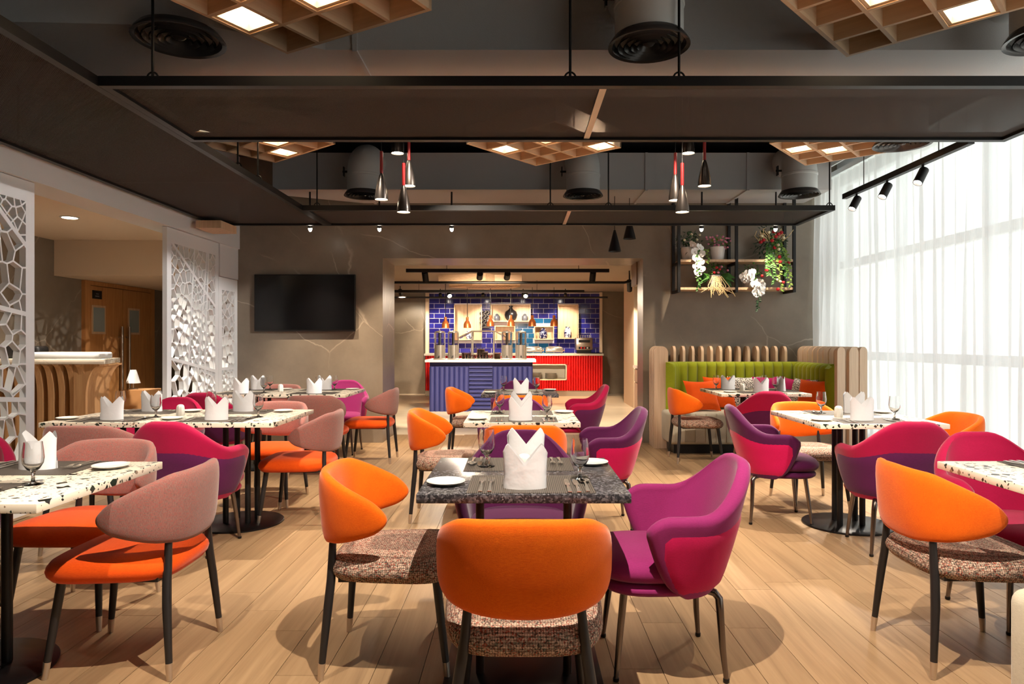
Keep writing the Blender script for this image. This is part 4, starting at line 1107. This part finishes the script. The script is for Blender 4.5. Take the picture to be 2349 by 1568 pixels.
for x,tx,ty,tz,w,n in ((1.75,-3.45,7.3,1.3,900,'television-side'),(1.35,-3.45,4.6,1.3,800,'left-edge')):  # extra heads added only to brighten the white screens
    spot_head((x,4.87,3.14),(tx,ty,tz),f'added black fill spot head aimed at the {n} white screen',w,34,0.6,0.03,(1.0,0.93,0.86))
for x,tx,n in ((-1.75,-2.2,'long left'),(1.95,2.15,'curtain-side')):  # unseen heads added to lift the light on these two tables
    spot_head((x,1.55,3.14),(tx,4.35,0.75),f'added black fill spot head above the camera aimed at the {n} table',300,36,0.6,0.014)
# corridor downlights
def downlight(x,y,z,label,w,spread=120):
    t = thing('downlight',label,'downlight',(x,y,z),0,'recessed corridor downlights')
    part('trim', G().lathe([(0.085,0.0),(0.085,-0.006),(0.07,-0.008),(0.068,0.0)],28), 'white_paint', t)
    part('lens', G().lathe([(0.066,-0.009),(0.066,-0.0065)],24), 'bulb_glow', t)
    l = bpy.data.lights.new('down_light','SPOT'); l.energy = w*K_SPOT; l.color = WARM2; l.spot_size = R(spread); l.spot_blend = 0.6; l.shadow_soft_size = 0.06
    ob('down_light', l, t, (0,0,-0.02))
downlight(-4.44,6.75,2.468,'bright recessed downlight over the reception desk',420)
downlight(-4.35,8.75,2.038,'small recessed downlight in the low soffit by the door',170)
downlight(-4.5,3.6,2.468,'recessed downlight behind the left-edge screen',160)
part('wood_block', G().box(-3.36,-3.1,7.1,7.5,2.42,2.5), 'oak_light', None, False)
o = bpy.data.objects['wood_block']; tag(o,'short oak block under the far end of the left mesh raft','block')

# ================================================================== PLANT SHELF
sh = thing('wall_shelf','black steel wall frame with two oak shelves for plants','shelf',(2.57,8.2,1.85))
for px in (1.89,2.57,3.25):
    for y in (8.06,8.345): part('post', G().box(px-2.57-0.016,px-2.57+0.016,y-8.2-0.016,y-8.2+0.016,-0.03,1.08), 'black_metal', sh, False)
    for z in (-0.03,0.30): part('arm', G().box(px-2.57-0.016,px-2.57+0.016,8.076-8.2,8.329-8.2,z,z+0.03), 'black_metal', sh, False)
for z in (0.0,0.33):
    for xa,xb in ((1.906,2.554),(2.586,3.234)): part('shelf_board', G().box(xa-2.57,xb-2.57,8.05-8.2,8.33-8.2,z,z+0.028), 'oak_light', sh, False)
def leaf(g, p, d, up, L, w):
    d = Vector(d).normalized(); s = d.cross(Vector(up)); s = s.normalized() if s.length > 1e-4 else Vector((1,0,0)); n = s.cross(d)
    p = Vector(p); m = p+d*L*0.45+n*L*0.08; e = p+d*L-n*L*0.08
    g.add([p,m+s*w,e,m-s*w,m-n*0.004], [(0,1,4),(1,2,4),(2,3,4),(3,0,4)])
def foliage(c, r, n, L, seed, squash=0.7):
    g = G(); rd = random.Random(seed)
    for _ in range(n):
        v = Vector((rd.gauss(0,1),rd.gauss(0,1)*0.8,rd.gauss(0,1)*squash+0.15)).normalized(); p = Vector(c)+v*r*rd.uniform(0.25,1.0)
        leaf(g, p, v+Vector((rd.gauss(0,.5),rd.gauss(0,.5),rd.gauss(0,.5)-0.2)), (0,0,1), L*rd.uniform(0.7,1.3), L*0.28)
    return g
def trail(pts, n, L, seed):
    g = G(); rd = random.Random(seed); pts = [Vector(p) for p in pts]; g.tube(pts,0.003,5)
    for i in range(n):
        f = i/n*(len(pts)-1); k = int(f); p = pts[k].lerp(pts[min(k+1,len(pts)-1)],f-k)
        leaf(g,p,(rd.choice((-1,1))*rd.uniform(.5,1),rd.uniform(-.6,.3),-rd.uniform(.1,.7)),(0,-1,0.2),L*rd.uniform(.7,1.2),L*.3)
    return g
def orchid():
    g = G()
    for k in range(5):
        a = PI/2+2*PI*k/5; L = 0.042 if k in (1,4) else 0.036; w = 0.026 if k in (1,4) else 0.016
        d = Vector((math.cos(a),0,math.sin(a))); s = Vector((-math.sin(a),0,math.cos(a))); pts = [Vector((0,0,0))]
        for q in range(7):
            t_ = -1+2*q/6; pts.append(d*(L*(0.45+0.55*math.cos(t_*1.3)))+s*(w*math.sin(t_*1.5))+Vector((0,-0.006+0.008*abs(t_),0)))
        g.add(pts,[(0,i,i+1) for i in range(1,7)])
    g.lathe([(0.007,-0.012),(0.008,0.0),(0.003,0.008)],8,(0,-0.006,-0.004)); return g.mesh('bloom','petal_white',True,60)
def rose(mat, r=0.02):
    g = G(); 
    for k,(q,h) in enumerate(((1.0,0.0),(0.78,0.3),(0.5,0.5))):
        g.lathe([(r*q*0.35,-r*0.7+h*r),(r*q*0.95,-r*0.2+h*r),(r*q,r*0.35+h*r),(r*q*0.8,r*0.5+h*r),(r*q*0.6,r*0.1+h*r)],9,cap=False)
    return g.mesh('bloom',mat,True,60)
ORC = orchid(); ROS = rose('rose_red'); CRM = rose('petal_cream',0.016); PNK = rose('petal_pink',0.013)
def pot(t, r, h, mat='pot_white'):
    part('pot', G().lathe([(r*0.78,0),(r*0.8,0.004),(r,h-0.02),(r*1.04,h-0.015),(r*1.04,h),(r*0.95,h),(r*0.92,h-0.02),(0.004,h-0.03)],28), mat, t)
    part('soil', G().lathe([(r*0.9,h-0.022),(0.003,h-0.015)],20), 'brown_jar', t)
def blooms(t, me, pts, seed, sc=1.0):
    rd = random.Random(seed)
    for p in pts: ob('bloom', me, t, p, rot=(rd.uniform(-.5,.5),rd.uniform(-.7,.7),rd.uniform(-.6,.6)), scale=(sc,)*3)
def stuff(o): o['kind'] = 'stuff'; return o
Z1, Z2 = 2.208, 1.878
GPL = 'potted flowers on the wall shelf'
t = thing('potted_orchid','white cascading orchid in a white pot at the upper left of the shelf','plant',(2.03,8.18,Z1),0,GPL); pot(t,0.085,0.155)
stuff(part('foliage', foliage((0,0,0.22),0.15,150,0.045,1), 'leaf_dark', t, False)); blooms(t,CRM,[(-0.12,-0.05,0.27),(0.02,-0.08,0.30),(0.09,-0.06,0.24),(-0.07,-0.1,0.23),(0.13,-0.04,0.3)],1)
blooms(t,ORC,[(0.02,-0.15,0.17),(0.10,-0.16,0.14),(0.04,-0.17,0.09),(0.11,-0.17,0.06),(0.05,-0.17,0.01),(0.10,-0.17,-0.03),(0.06,-0.17,-0.08),(0.11,-0.17,-0.12),(0.07,-0.17,-0.16)],2,1.25)
stuff(part('trailing_stem', trail([(0.05,-0.1,0.2),(0.07,-0.17,0.1),(0.08,-0.17,-0.2),(0.07,-0.17,-0.37)],44,0.04,3), 'leaf', t, False)); stuff(part('side_trail', trail([(0.1,-0.08,0.17),(0.19,-0.14,0.1),(0.2,-0.16,-0.06)],20,0.035,4), 'leaf_light', t, False))
t = thing('potted_flowers','pink flower bunch in a white pot in the middle of the upper shelf','plant',(2.38,8.17,Z1),0,GPL); pot(t,0.085,0.16)
stuff(part('foliage', foliage((0,0,0.2),0.13,90,0.04,5,0.4), 'leaf_light', t, False)); rd = random.Random(6)
blooms(t,PNK,[(rd.uniform(-.16,.16),rd.uniform(-.12,.02),0.19+rd.uniform(-.05,.09)) for _ in range(34)],7,1.0)
t = thing('flower_arrangement','tall red rose arrangement trailing down at the right of the shelf','plant',(3.0,8.17,Z1),0,GPL); pot(t,0.07,0.12)
stuff(part('foliage', foliage((0,0,0.22),0.2,240,0.05,8,0.8), 'leaf_dark', t, False)); stuff(part('bright_foliage', foliage((0.03,-0.08,0.17),0.13,90,0.045,9,0.9), 'leaf', t, False))
blooms(t,ROS,[(0.0,-0.14,0.32),(0.05,-0.15,0.29),(0.09,-0.14,0.31),(0.02,-0.16,0.26),(-0.15,-0.13,0.2),(-0.12,-0.14,0.22),(-0.03,-0.17,0.21),(0.0,-0.17,0.13),(0.05,-0.18,0.02),(0.06,-0.18,-0.04),(0.16,-0.17,-0.05),(-0.10,-0.18,-0.14),(0.10,-0.17,-0.28),(0.04,-0.17,-0.36)],10,1.15)
blooms(t,CRM,[(-0.06,-0.15,0.31),(0.12,-0.13,0.25),(0.04,-0.17,0.16),(0.05,-0.17,0.11),(-0.14,-0.13,0.27),(0.02,-0.18,-0.25),(0.06,-0.18,-0.27)],11,1.2)
g = G(); rd = random.Random(12)
for _ in range(26):
    p = Vector((rd.uniform(-.16,.16),-0.08,0.22)); q = p+Vector((rd.gauss(0,.06),rd.uniform(-.06,.02),rd.uniform(.05,.16))); g.tube([p,(p+q)/2+Vector((rd.gauss(0,.015),0,0)),q],0.004,5)
stuff(part('dry_twigs', g, 'coral_twig', t))
for k,(xx,zz) in enumerate(((-0.03,-0.3),(0.05,-0.38),(0.12,-0.22),(0.16,-0.34),(-0.09,-0.2))):
    stuff(part('trailing_stem', trail([(xx*0.5,-0.1,0.2),(xx*0.9,-0.17,0.05),(xx,-0.18,-0.1),(xx+0.02,-0.18,zz)],40,0.045,20+k), ('leaf','leaf_light')[k%2], t, False))
t = thing('potted_fern','green leafy plant with pale coral twigs on the lower left shelf','plant',(2.33,8.17,Z2),0,GPL); pot(t,0.085,0.15)
stuff(part('foliage', foliage((0,0,0.19),0.14,110,0.05,30,0.6), 'leaf', t, False))
g = G(); rd = random.Random(31)
for sx in (-1,1):
    for k in range(9): leaf(g,(sx*0.07,-0.06,0.16),(sx*rd.uniform(.5,1.1),-0.5,-rd.uniform(.3,1.3)),(0,-1,0.3),rd.uniform(.13,.2),0.035)
stuff(part('large_leaves', g, 'leaf', t, False)); blooms(t,ROS,[(-0.13,-0.1,0.22),(0.0,-0.13,0.23),(0.04,-0.12,0.21),(-0.03,-0.13,0.17)],32,0.9); blooms(t,PNK,[(0.02,-0.14,0.17),(0.14,-0.1,0.2),(0.06,-0.13,0.24)],33,1.1)
g = G(); rd = random.Random(34)
for _ in range(20):
    p = Vector((rd.uniform(-.06,.06),-0.13,0.13)); q = p+Vector((rd.gauss(0.02,.05),-0.04,-0.12)); e = q+Vector((rd.gauss(0.03,.05),-0.01,-rd.uniform(.06,.14))); g.tube([p,q,e],[0.005,0.005,0.003],5); g.tube([q,q+Vector((rd.gauss(0,.03),0,-.05))],0.0035,5)
stuff(part('coral_twigs', g, 'coral_twig', t))
t = thing('potted_orchid','white orchid clusters spilling from the lower right shelf','plant',(2.74,8.17,Z2),0,GPL); pot(t,0.075,0.13)
stuff(part('foliage', foliage((0.03,-0.02,0.17),0.14,100,0.05,40,0.6), 'leaf', t, False))
blooms(t,ORC,[(-0.09,-0.14,0.13),(-0.05,-0.14,0.16),(0.0,-0.15,0.17),(-0.02,-0.15,0.12),(-0.07,-0.14,0.09),(0.03,-0.17,0.03),(0.08,-0.17,0.05),(0.12,-0.17,0.0),(0.05,-0.18,-0.03),(0.1,-0.18,-0.06),(0.03,-0.18,-0.08)],41,1.35)
stuff(part('trailing_stem', trail([(0.05,-0.1,0.1),(0.08,-0.17,-0.05),(0.06,-0.17,-0.28)],40,0.04,42), 'leaf_dark', t, False))
blooms(t,ROS,[(0.13,-0.12,0.13)],43,1.1)
# ================================================================== BUFFET ROOM
# tiled wall: running-bond tiles around oak display niches
YT = 16.2
tw = struct('wall_tiled', G().box(-2.13,1.92,YT,YT+0.05,0.85,2.40), 'grout')
niches = [(1043,1106,699,780),(1126,1217,699,738),(1135,1182,747,780),(1225,1270,748,779),(1279,1326,699,777)]
NB = [(X(a,YT),X(b,YT),Z(d,YT),Z(c,YT)) for a,b,c,d in niches]
tm = {}
def tile_piece(x0,x1,z0,z1,teal):
    m = 'tile_teal' if teal else 'tile_blue'; k = (round(x1-x0,3),round(z1-z0,3),m)
    if k not in tm: tm[k] = G().box(-(x1-x0)/2,(x1-x0)/2,-0.012,0,-(z1-z0)/2,(z1-z0)/2).mesh('tile',m,True,30,0.004,1)
    ob('tile', tm[k], tw, ((x0+x1)/2,YT,(z0+z1)/2))
tW, tH = 0.247, 0.1175; row = 0; z = 0.965
while z+tH < 2.41:
    x = -2.13-(tW/2 if row%2 else 0)
    while x < 1.92:
        a, b = max(x,-2.13)+0.005, min(x+tW,1.92)-0.005; z0, z1 = z+0.005, z+tH-0.005
        segs = [(a,b)]
        for (n0,n1,m0,m1) in NB:
            if z0+0.02 < m1 and z1-0.02 > m0:
                ns = []
                for s0,s1 in segs:
                    if n1 <= s0 or n0 >= s1: ns.append((s0,s1))
                    else:
                        if n0-s0 > 0.02: ns.append((s0,n0-0.003))
                        if s1-n1 > 0.02: ns.append((n1+0.003,s1))
                segs = ns
        for s0,s1 in segs:
            if s1-s0 > 0.015: tile_piece(s0,s1,z0,z1, -0.35 < (s0+s1)/2 < 0.75 and z < 1.72)
        x += tW
    z += tH; row += 1
for i,(a,b,z0,z1) in enumerate(NB):
    t = thing('display_niche','oak display box on the tiled wall, '+('tall left one','wide upper middle one','low middle one','small one right of the middle','tall right one')[i],'shelf',((a+b)/2,YT-0.015,z0),0,'oak display boxes'); w = (b-a)/2; h = z1-z0
    part('back', G().box(-w,w,-0.01,0,0,h), 'oak_light', t, False)
    for q in ((-w,w,0,0.022),(-w,w,h-0.022,h)): part('board', G().box(q[0],q[1],-0.16,-0.01,q[2],q[3]), 'oak_light', t, False)
    for q in (-w,w-0.022): part('side', G().box(q,q+0.022,-0.16,-0.01,0.022,h-0.022), 'oak_light', t, False)
def vase(px,py,d,prof,mat,label,name='vase'):
    return tag(part(name, G().lathe(prof,24), mat, None, True, 60, loc=(X(px,d),d,py)), label, 'vase', 'display jars and vases')
yn = YT-0.10
jar = lambda r,h: [(r*0.8,0),(r,0.1*h),(r,0.62*h),(r*0.72,0.74*h),(r*0.5,0.78*h),(r*0.62,0.84*h),(r*0.4,0.93*h),(r*0.08,h)]
vase(1172,NB[1][2]+0.022,yn,[(0.08,0),(0.13,0.06),(0.155,0.14),(0.13,0.22),(0.05,0.27),(0.03,0.31),(0.055,0.35),(0.05,0.35),(0.025,0.31)],'dark_vase','dark patterned round vase in the wide upper niche')
vase(1140,NB[1][2]+0.022,yn,jar(0.07,0.17),'slate_jar','small slate jar at the left of the wide niche')
vase(1204,NB[1][2]+0.022,yn,jar(0.07,0.17),'slate_jar','small slate jar at the right of the wide niche')
vase(1246,NB[3][2]+0.022,yn,jar(0.095,0.26),'jar_pattern_dark','dark blue lidded ginger jar in the small niche')
vase(1302,NB[4][2]+0.022,yn,[(0.07,0),(0.085,0.03),(0.085,0.18),(0.055,0.225),(0.05,0.25),(0.06,0.265),(0.055,0.265)],'jar_pattern','white and blue tall jar in the right niche')
vase(1076,NB[0][2]+0.022,yn,[(0.06,0),(0.075,0.03),(0.075,0.15),(0.05,0.18),(0.055,0.2)],'jar_pattern','white and blue jar in the tall left niche')
# black looping sculpture hanging beside the tall niche
sc_ = thing('loop_sculpture','dark wavy loop sculpture beside the tall left niche','sculpture',(X(1113,YT),YT-0.09,Z(752,YT)))
for k in (-1,0,1):
    pts = [(k*0.075+0.03*math.sin(i/24*PI*7+k),-0.01*k,0.03+i/24*0.38) for i in range(25)]; part('strand', G().tube(pts,0.026,10), 'sculpture_black', sc_)
part('base', G().box(-0.11,0.11,-0.05,0.05,0,0.03), 'sculpture_black', sc_, False)
# red counter
RC = 15.45
rcn = thing('buffet_counter','bright red ribbed buffet counter with white top along the tiled wall','counter',(0,RC,0))
XA, XB = -2.12, 1.9; na, nb_, nz0, nz1 = X(1205,RC), X(1300,RC), Z(872,RC), Z(835,RC)
g = G(); g.box(XA,na,0.03,0.6,0.13,0.92); g.box(nb_,XB,0.03,0.6,0.13,0.92); g.box(na,nb_,0.03,0.6,0.13,nz0); g.box(na,nb_,0.03,0.6,nz1,0.92)
part('carcass', g, 'red_panel', rcn, False)
part('worktop', G().box(XA-0.02,XB+0.02,-0.03,0.72,0.92,0.965), 'counter_white', rcn, False)
part('plinth', G().box(XA,XB,0.06,0.6,0,0.13), 'skirting', rcn, False)
part('niche_lining', G().box(na,nb_,0.40,0.42,nz0,nz1).box(na,na+0.02,0.0,0.4,nz0,nz1).box(nb_-0.02,nb_,0.0,0.4,nz0,nz1).box(na,nb_,0.0,0.4,nz0,nz0+0.02).box(na,nb_,0.0,0.4,nz1-0.02,nz1), 'niche_white', rcn, False)
rib = {}
def ribp(x,z0,z1):
    k = round(z1-z0,3)
    if k not in rib: rib[k] = G().tube([(0,0,0),(0,0,z1-z0)],0.026,10).mesh('rib','red_panel',True,50)
    ob('rib', rib[k], rcn, (x,0.025,z0))
x = XA+0.03
while x < XB-0.02:
    if na-0.03 < x < nb_+0.03: ribp(x,0.13,nz0-0.002); ribp(x,nz1+0.002,0.918)
    else: ribp(x,0.13,0.918)
    x += 0.056
def plate_stack(px,n,label):
    t = thing('plate_stack',label,'plates',(X(px,RC),RC+0.2,nz0+0.02)); me = G().lathe([(0.08,0),(0.13,0.012),(0.135,0.016),(0.07,0.006)],28).mesh('plate','porcelain',True,60)
    for k in range(n): ob('plate', me, t, (0,0,k*0.013))
plate_stack(1264,10,'stack of cream plates in the white niche of the red counter')
plate_stack(1229,11,'partly hidden plate stack at the left of the red counter niche')
# on the red counter
def chafing(px,label):
    t = thing('chafing_dish',label,'chafing dish',(X(px,15.7),15.7,0.965),0,'steel chafing dishes')
    part('pan', G().box(-0.2,0.2,-0.14,0.14,0.03,0.1), 'steel', t, True, 30, 0.015, 3); part('lid', G().loft([[(a*0.2*s,b*0.14*s,z) for a,b in ((-1,-.9),(-.9,-1),(.9,-1),(1,-.9),(1,.9),(.9,1),(-.9,1),(-1,.9))] for s,z in ((1,0.1),(0.97,0.125),(0.85,0.15),(0.5,0.165))]), 'steel', t, True, 50)
    for sx in (-1,1):
        for sy in (-1,1): part('leg', G().tube([(sx*0.17,sy*0.11,0),(sx*0.17,sy*0.11,0.035)],0.01,8), 'steel', t)
    part('handle', G().tube([(0.2,-0.05,0.06),(0.235,-0.05,0.075),(0.235,0.05,0.075),(0.2,0.05,0.06)],0.008,8), 'copper', t)
chafing(1224,'steel chafing dish on the red counter, partly behind the dispensers'); chafing(1271,'steel chafing dish on the red counter left of the toaster')
t = thing('conveyor_toaster','beige steel conveyor toaster at the right of the red counter','toaster',(X(1339,15.75),15.75,0.965))
part('housing', G().box(-0.19,0.19,-0.15,0.18,0.08,0.36), 'brushed_steel', t, True, 30, 0.012, 2)
part('feet_box', G().box(-0.16,0.16,-0.13,0.15,0,0.08), 'black_metal', t, False); part('upper_slot', G().box(-0.13,0.13,-0.154,-0.149,0.25,0.31), 'black_metal', t, False); part('control_strip', G().box(-0.13,0.13,-0.154,-0.149,0.10,0.155), 'black_metal', t, False)
for k in range(3): part('knob', G().lathe([(0.02,0),(0.018,0.02)],14).xf(Matrix.Rotation(PI/2,4,'X')), 'red_panel' if k<2 else 'porcelain', t, loc=(-0.07+0.07*k,-0.154,0.128))
for k in range(9): part('rack_wire', G().tube([(-0.16+0.04*k,-0.1,0.36),(-0.16+0.04*k,-0.1,0.42),(-0.16+0.04*k,0.12,0.43)],0.005,6), 'steel', t)
tag(part('serving_tray', G().lathe([(0.12,0),(0.14,0.015),(0.135,0.018),(0.1,0.006)],24), 'black_metal', None, loc=(X(1368,15.6),15.6,0.965)), 'flat black tray at the right end of the red counter','tray')
# blue counter
BD = 12.1
bc = thing('buffet_island','blue fluted buffet island with louvred centre and white top','counter',(0,BD,0)); xa, xb = X(985,BD), X(1222,BD)
part('carcass', G().box(xa,xb,0.05,0.95,0.0,0.875), 'blue_panel', bc, False)
part('worktop', G().box(xa-0.07,xb+0.06,-0.08,1.03,0.875,0.918), 'counter_white', bc, False)
fl_me = G().tube([(0,0,0.0),(0,0,0.79)],0.048,14).mesh('flute','blue_panel',True,50)
m0, m1 = X(1075,BD), X(1130,BD)
n1 = 8
for k in range(n1): ob('flute', fl_me, bc, (xa+(m0-xa)*(k+0.5)/n1,0.03,0.0))
for k in range(n1): ob('flute', fl_me, bc, (m1+(xb-m1)*(k+0.5)/n1,0.03,0.0))
lv = G().prism([(0,-0.028),(-0.035,-0.012),(-0.035,0.012),(0,0.028)],m0+0.01,m1-0.01,lambda x,y,z:(z,x,y)).mesh('louvre','blue_panel',True,30)
for k in range(11): ob('louvre', lv, bc, (0,0.05,0.06+k*0.072))
# things on the island
def dispenser(px,d,label):
    t = thing('cereal_dispenser',label,'dispenser',(X(px,d),d,0.918),0,'tall drink dispensers')
    part('base', G().box(-0.105,0.105,-0.13,0.12,0,0.02), 'steel', t, True, 30, 0.006); part('lower_shell', G().lathe([(0.085,0.02),(0.085,0.26),(0.08,0.26),(0.08,0.02)],28), 'steel', t)
    part('clear_tube', G().lathe([(0.088,0.26),(0.088,0.48),(0.085,0.48),(0.085,0.26)],28,cap=False), 'glass', t); part('core', G().tube([(0,0,0.26),(0,0,0.48)],0.025,12), 'steel', t)
    part('lid', G().lathe([(0.094,0.48),(0.094,0.50),(0.05,0.512),(0.012,0.516),(0.012,0.53)],28), 'steel', t)
    for s in (-1,1): part('side_rod', G().tube([(s*0.092,0,0.02),(s*0.092,0,0.48)],0.008,8), 'steel', t)
    part('tap', G().tube([(0,-0.085,0.06),(0,-0.13,0.06),(0,-0.135,0.035)],0.012,8), 'black_metal', t)
for px,d,l in ((1009,12.3,'steel drink dispenser at the far left of the island'),(1040,12.3,'steel drink dispenser second from the left on the island'),(1163,12.3,'steel drink dispenser right of the glass guard'),(1195,12.3,'steel drink dispenser at the right end of the island')): dispenser(px,d,l)
t = thing('sneeze_guard','glass sneeze guard on steel posts over the island','food guard',(X(1108,12.6),12.6,0.918)); 
for sx in (-0.33,0.33):
    for sy in (-0.12,0.2): part('post', G().tube([(sx*0.6,sy,0),(sx*0.6,sy,0.50)],0.012,10), 'steel', t)
part('top_rail', G().tube([(-0.44,-0.12,0.39),(-0.2,-0.12,0.51),(0.22,-0.12,0.51),(0.46,-0.12,0.39)],0.013,8), 'brushed_steel', t); part('rear_rail', G().tube([(-0.44,0.2,0.39),(-0.2,0.2,0.51),(0.22,0.2,0.51),(0.46,0.2,0.39)],0.013,8), 'brushed_steel', t)
part('glass_top', G().prism([(-0.43,0.385),(-0.2,0.505),(0.22,0.505),(0.45,0.385),(0.45,0.377),(0.22,0.497),(-0.2,0.497),(-0.43,0.377)],-0.12,0.2,lambda x,y,z:(x,z,y)), 'glass', t, False)
t = thing('glass_tray','low pale tray of small glasses at the island front','tray',(X(1100,12.15),12.15,0.918)); part('tray', G().box(-0.27,0.27,-0.07,0.1,0,0.015), 'niche_white', t, True, 30, 0.004)
cup = G().lathe([(0.022,0),(0.028,0.07),(0.026,0.07),(0.02,0.004)],14).mesh('cup','glass',True,60)
for k in range(8):
    for j in range(2): ob('cup', cup, t, (-0.23+0.065*k,-0.025+0.075*j,0.015))
for k,(px,d,r,h,m,l) in enumerate(((1103,12.75,0.075,0.22,'brown_jar','large dark brown jar under the glass guard'),(1112,12.62,0.06,0.15,'brown_jar','smaller dark brown jar before the large one'),(1070,12.7,0.09,0.13,'cereal','bowl of brown cereal at the left under the guard'),(1140,12.7,0.07,0.12,'cereal','bowl of brown cereal at the right under the guard'))):
    tt = thing('food_jar' if m=='brown_jar' else 'cereal_bowl',l,'jar' if m=='brown_jar' else 'bowl',(X(px,d),d,0.918))
    part('glass_wall', G().lathe([(r*0.9,0),(r,0.02),(r,h),(r-0.004,h),(r-0.004,0.02),(r*0.8,0.006)],24), 'glass', tt); part('contents', G().lathe([(r*0.88,0.008),(r-0.007,0.022),(r-0.007,h*0.8),(0.004,h*0.86)],20), m, tt)
# copper heat lamps over the island
for k,px in enumerate((1022,1072,1125,1172,1221,1271)):
    d = 12.7 if k < 4 else 14.9; z = Z(752 if k<2 else 748,d)
    t = thing('heat_lamp','copper bell heat lamp, '+('first','second','third','fourth','fifth','sixth')[k]+' from the left','lamp',(X(px,d),d,z),0,'copper heat lamps'); s = d/12.5
    part('shade', G().lathe([(0.022*s,0.2*s),(0.026*s,0.19*s),(0.026*s,0.135*s),(0.05*s,0.11*s),(0.066*s,0.07*s),(0.07*s,0.0),(0.067*s,0.0),(0.062*s,0.07*s),(0.02*s,0.12*s)],24), 'copper', t, True, 60)
    part('cable', G().tube([(0,0,0.2*s),(0,0,2.42-z)],0.006,6), 'black_metal', t); part('bulb', G().lathe([(0.04*s,0.02),(0.04*s,0.03)],16), 'bulb_glow', t)
    l = bpy.data.lights.new('heat_light','SPOT'); l.energy = 80*K_SPOT; l.color = (1,0.66,0.36); l.spot_size = R(120); l.spot_blend = 0.6; l.shadow_soft_size = 0.05; ob('heat_light', l, t, (0,0,-0.01))
# tracks, pipes, spots
track((X(932,9.8),9.8,2.23),(X(1397,9.8),9.8,2.23),'wide black lighting track just inside the buffet opening',2.42,0.06,(-0.3,0.35))
for px,n in ((975,'first'),(1101,'second'),(1164,'third'),(1360,'last')): spot_head((X(px,9.8),9.8,2.20),((X(px,9.8)*0.9,11.0,0.0) if n in ('first','last') else (X(px,9.8)*1.0-0.3,12.35,1.05)),f'{n} black spot head on the buffet opening track',420,70,0.6,0.03,WARM,0.13,0.045,stem=0.03)
tag(part('conduit_pipe', G().tube([(-3.4,11.0,Z(648,11.0)),(1.7,11.0,Z(648,11.0)),(2.0,11.0,Z(640,11.0)),(2.4,11.0,Z(640,11.0))],0.022,10), 'black_metal', None),'thin black conduit across the buffet ceiling','pipe')
track((-3.3,13.2,Z(671,13.2)),(X(1340,13.2),13.2,Z(671,13.2)),'black lighting track over the island',2.42,0.07,(-0.2,0.3))
tag(part('gas_pipe', G().tube([(-3.4,14.6,Z(682,14.6)),(1.9,14.6,Z(682,14.6))],0.02,10), 'black_metal', None),'lower black rail in front of the blue tiles','pipe')
for px,n in ((1030,'left'),(1206,'right')): spot_head((X(px,14.6),14.6,Z(676,14.6)),(X(px,14.6)*0.3,12.0,0.6),f'{n} bright spot on the lower black rail',300,70,0.6,0.03,WARM,0.1,0.05,stem=0.03)
for px,n in ((1010,'left'),(1108,'second'),(1200,'third'),(1297,'right')): spot_head((X(px,15.2),15.2,2.28),(X(px,15.2),16.2,1.2),f'{n} small spot washing the blue tiles',170,80,0.6,0.03,WARM,0.08,0.035,stem=0.13,group='tile-washing spots')
for k in range(3): spot_head((1.95-0.06*k,12.0-0.35*k,2.22),(2.1,13.2-0.4*k,0.8),f'black spot head near the side passage, {("rear","middle","front")[k]} one',110,60,0.6,0.03,WARM,0.14,0.045,stem=0.19)
spot_head((-2.5,14.4,2.3),(-2.45,16.2,1.1),'black spot head lighting the left buffet wall',220,60,0.6,0.03,WARM,0.13,0.045,stem=0.11)
# stepped oak ceiling piece
lt = thing('ceiling_baffle','stepped oak ceiling baffle with slots above the island','ceiling panel',(X(1100,12.6),12.6,Z(660,12.6)))
part('lower_board', G().prism([(-0.55,-0.1),(-0.1,-0.55),(0.75,-0.2),(0.55,0.25),(0.1,0.5)],0.0,0.06), 'oak_lattice', lt, False)
part('upper_board', G().prism([(-0.7,-0.5),(0.15,-0.8),(0.3,-0.55),(0.78,-0.5),(0.5,0.1),(-0.4,0.2)],0.06,0.19), 'oak_lattice', lt, False)
for k in range(14): part('slot', G().cbox((-0.2+0.06*k,-0.12-0.01*k,-0.001),(0.02,0.16,0.004),-0.3), 'brown_jar', lt, False)
# side cabinet
cb = thing('side_cabinet','light wood side cabinet with white top in the passage right of the opening','cabinet',(2.08,9.95,0))
part('body', G().box(-0.26,0.3,-0.7,0.72,0.06,0.83), 'walnut_block', cb, False); part('worktop', G().box(-0.29,0.3,-0.72,0.75,0.83,0.87), 'counter_white', cb, False); part('plinth', G().box(-0.2,0.3,-0.68,0.7,0,0.06), 'base_plate', cb, False)
for k in range(2):
    part('drawer', G().box(-0.275,-0.26,-0.69+0.71*k,-0.0+0.71*k,0.62,0.81), 'walnut_block', cb, False); part('door', G().box(-0.275,-0.26,-0.69+0.71*k,-0.0+0.71*k,0.08,0.60), 'walnut_block', cb, False)
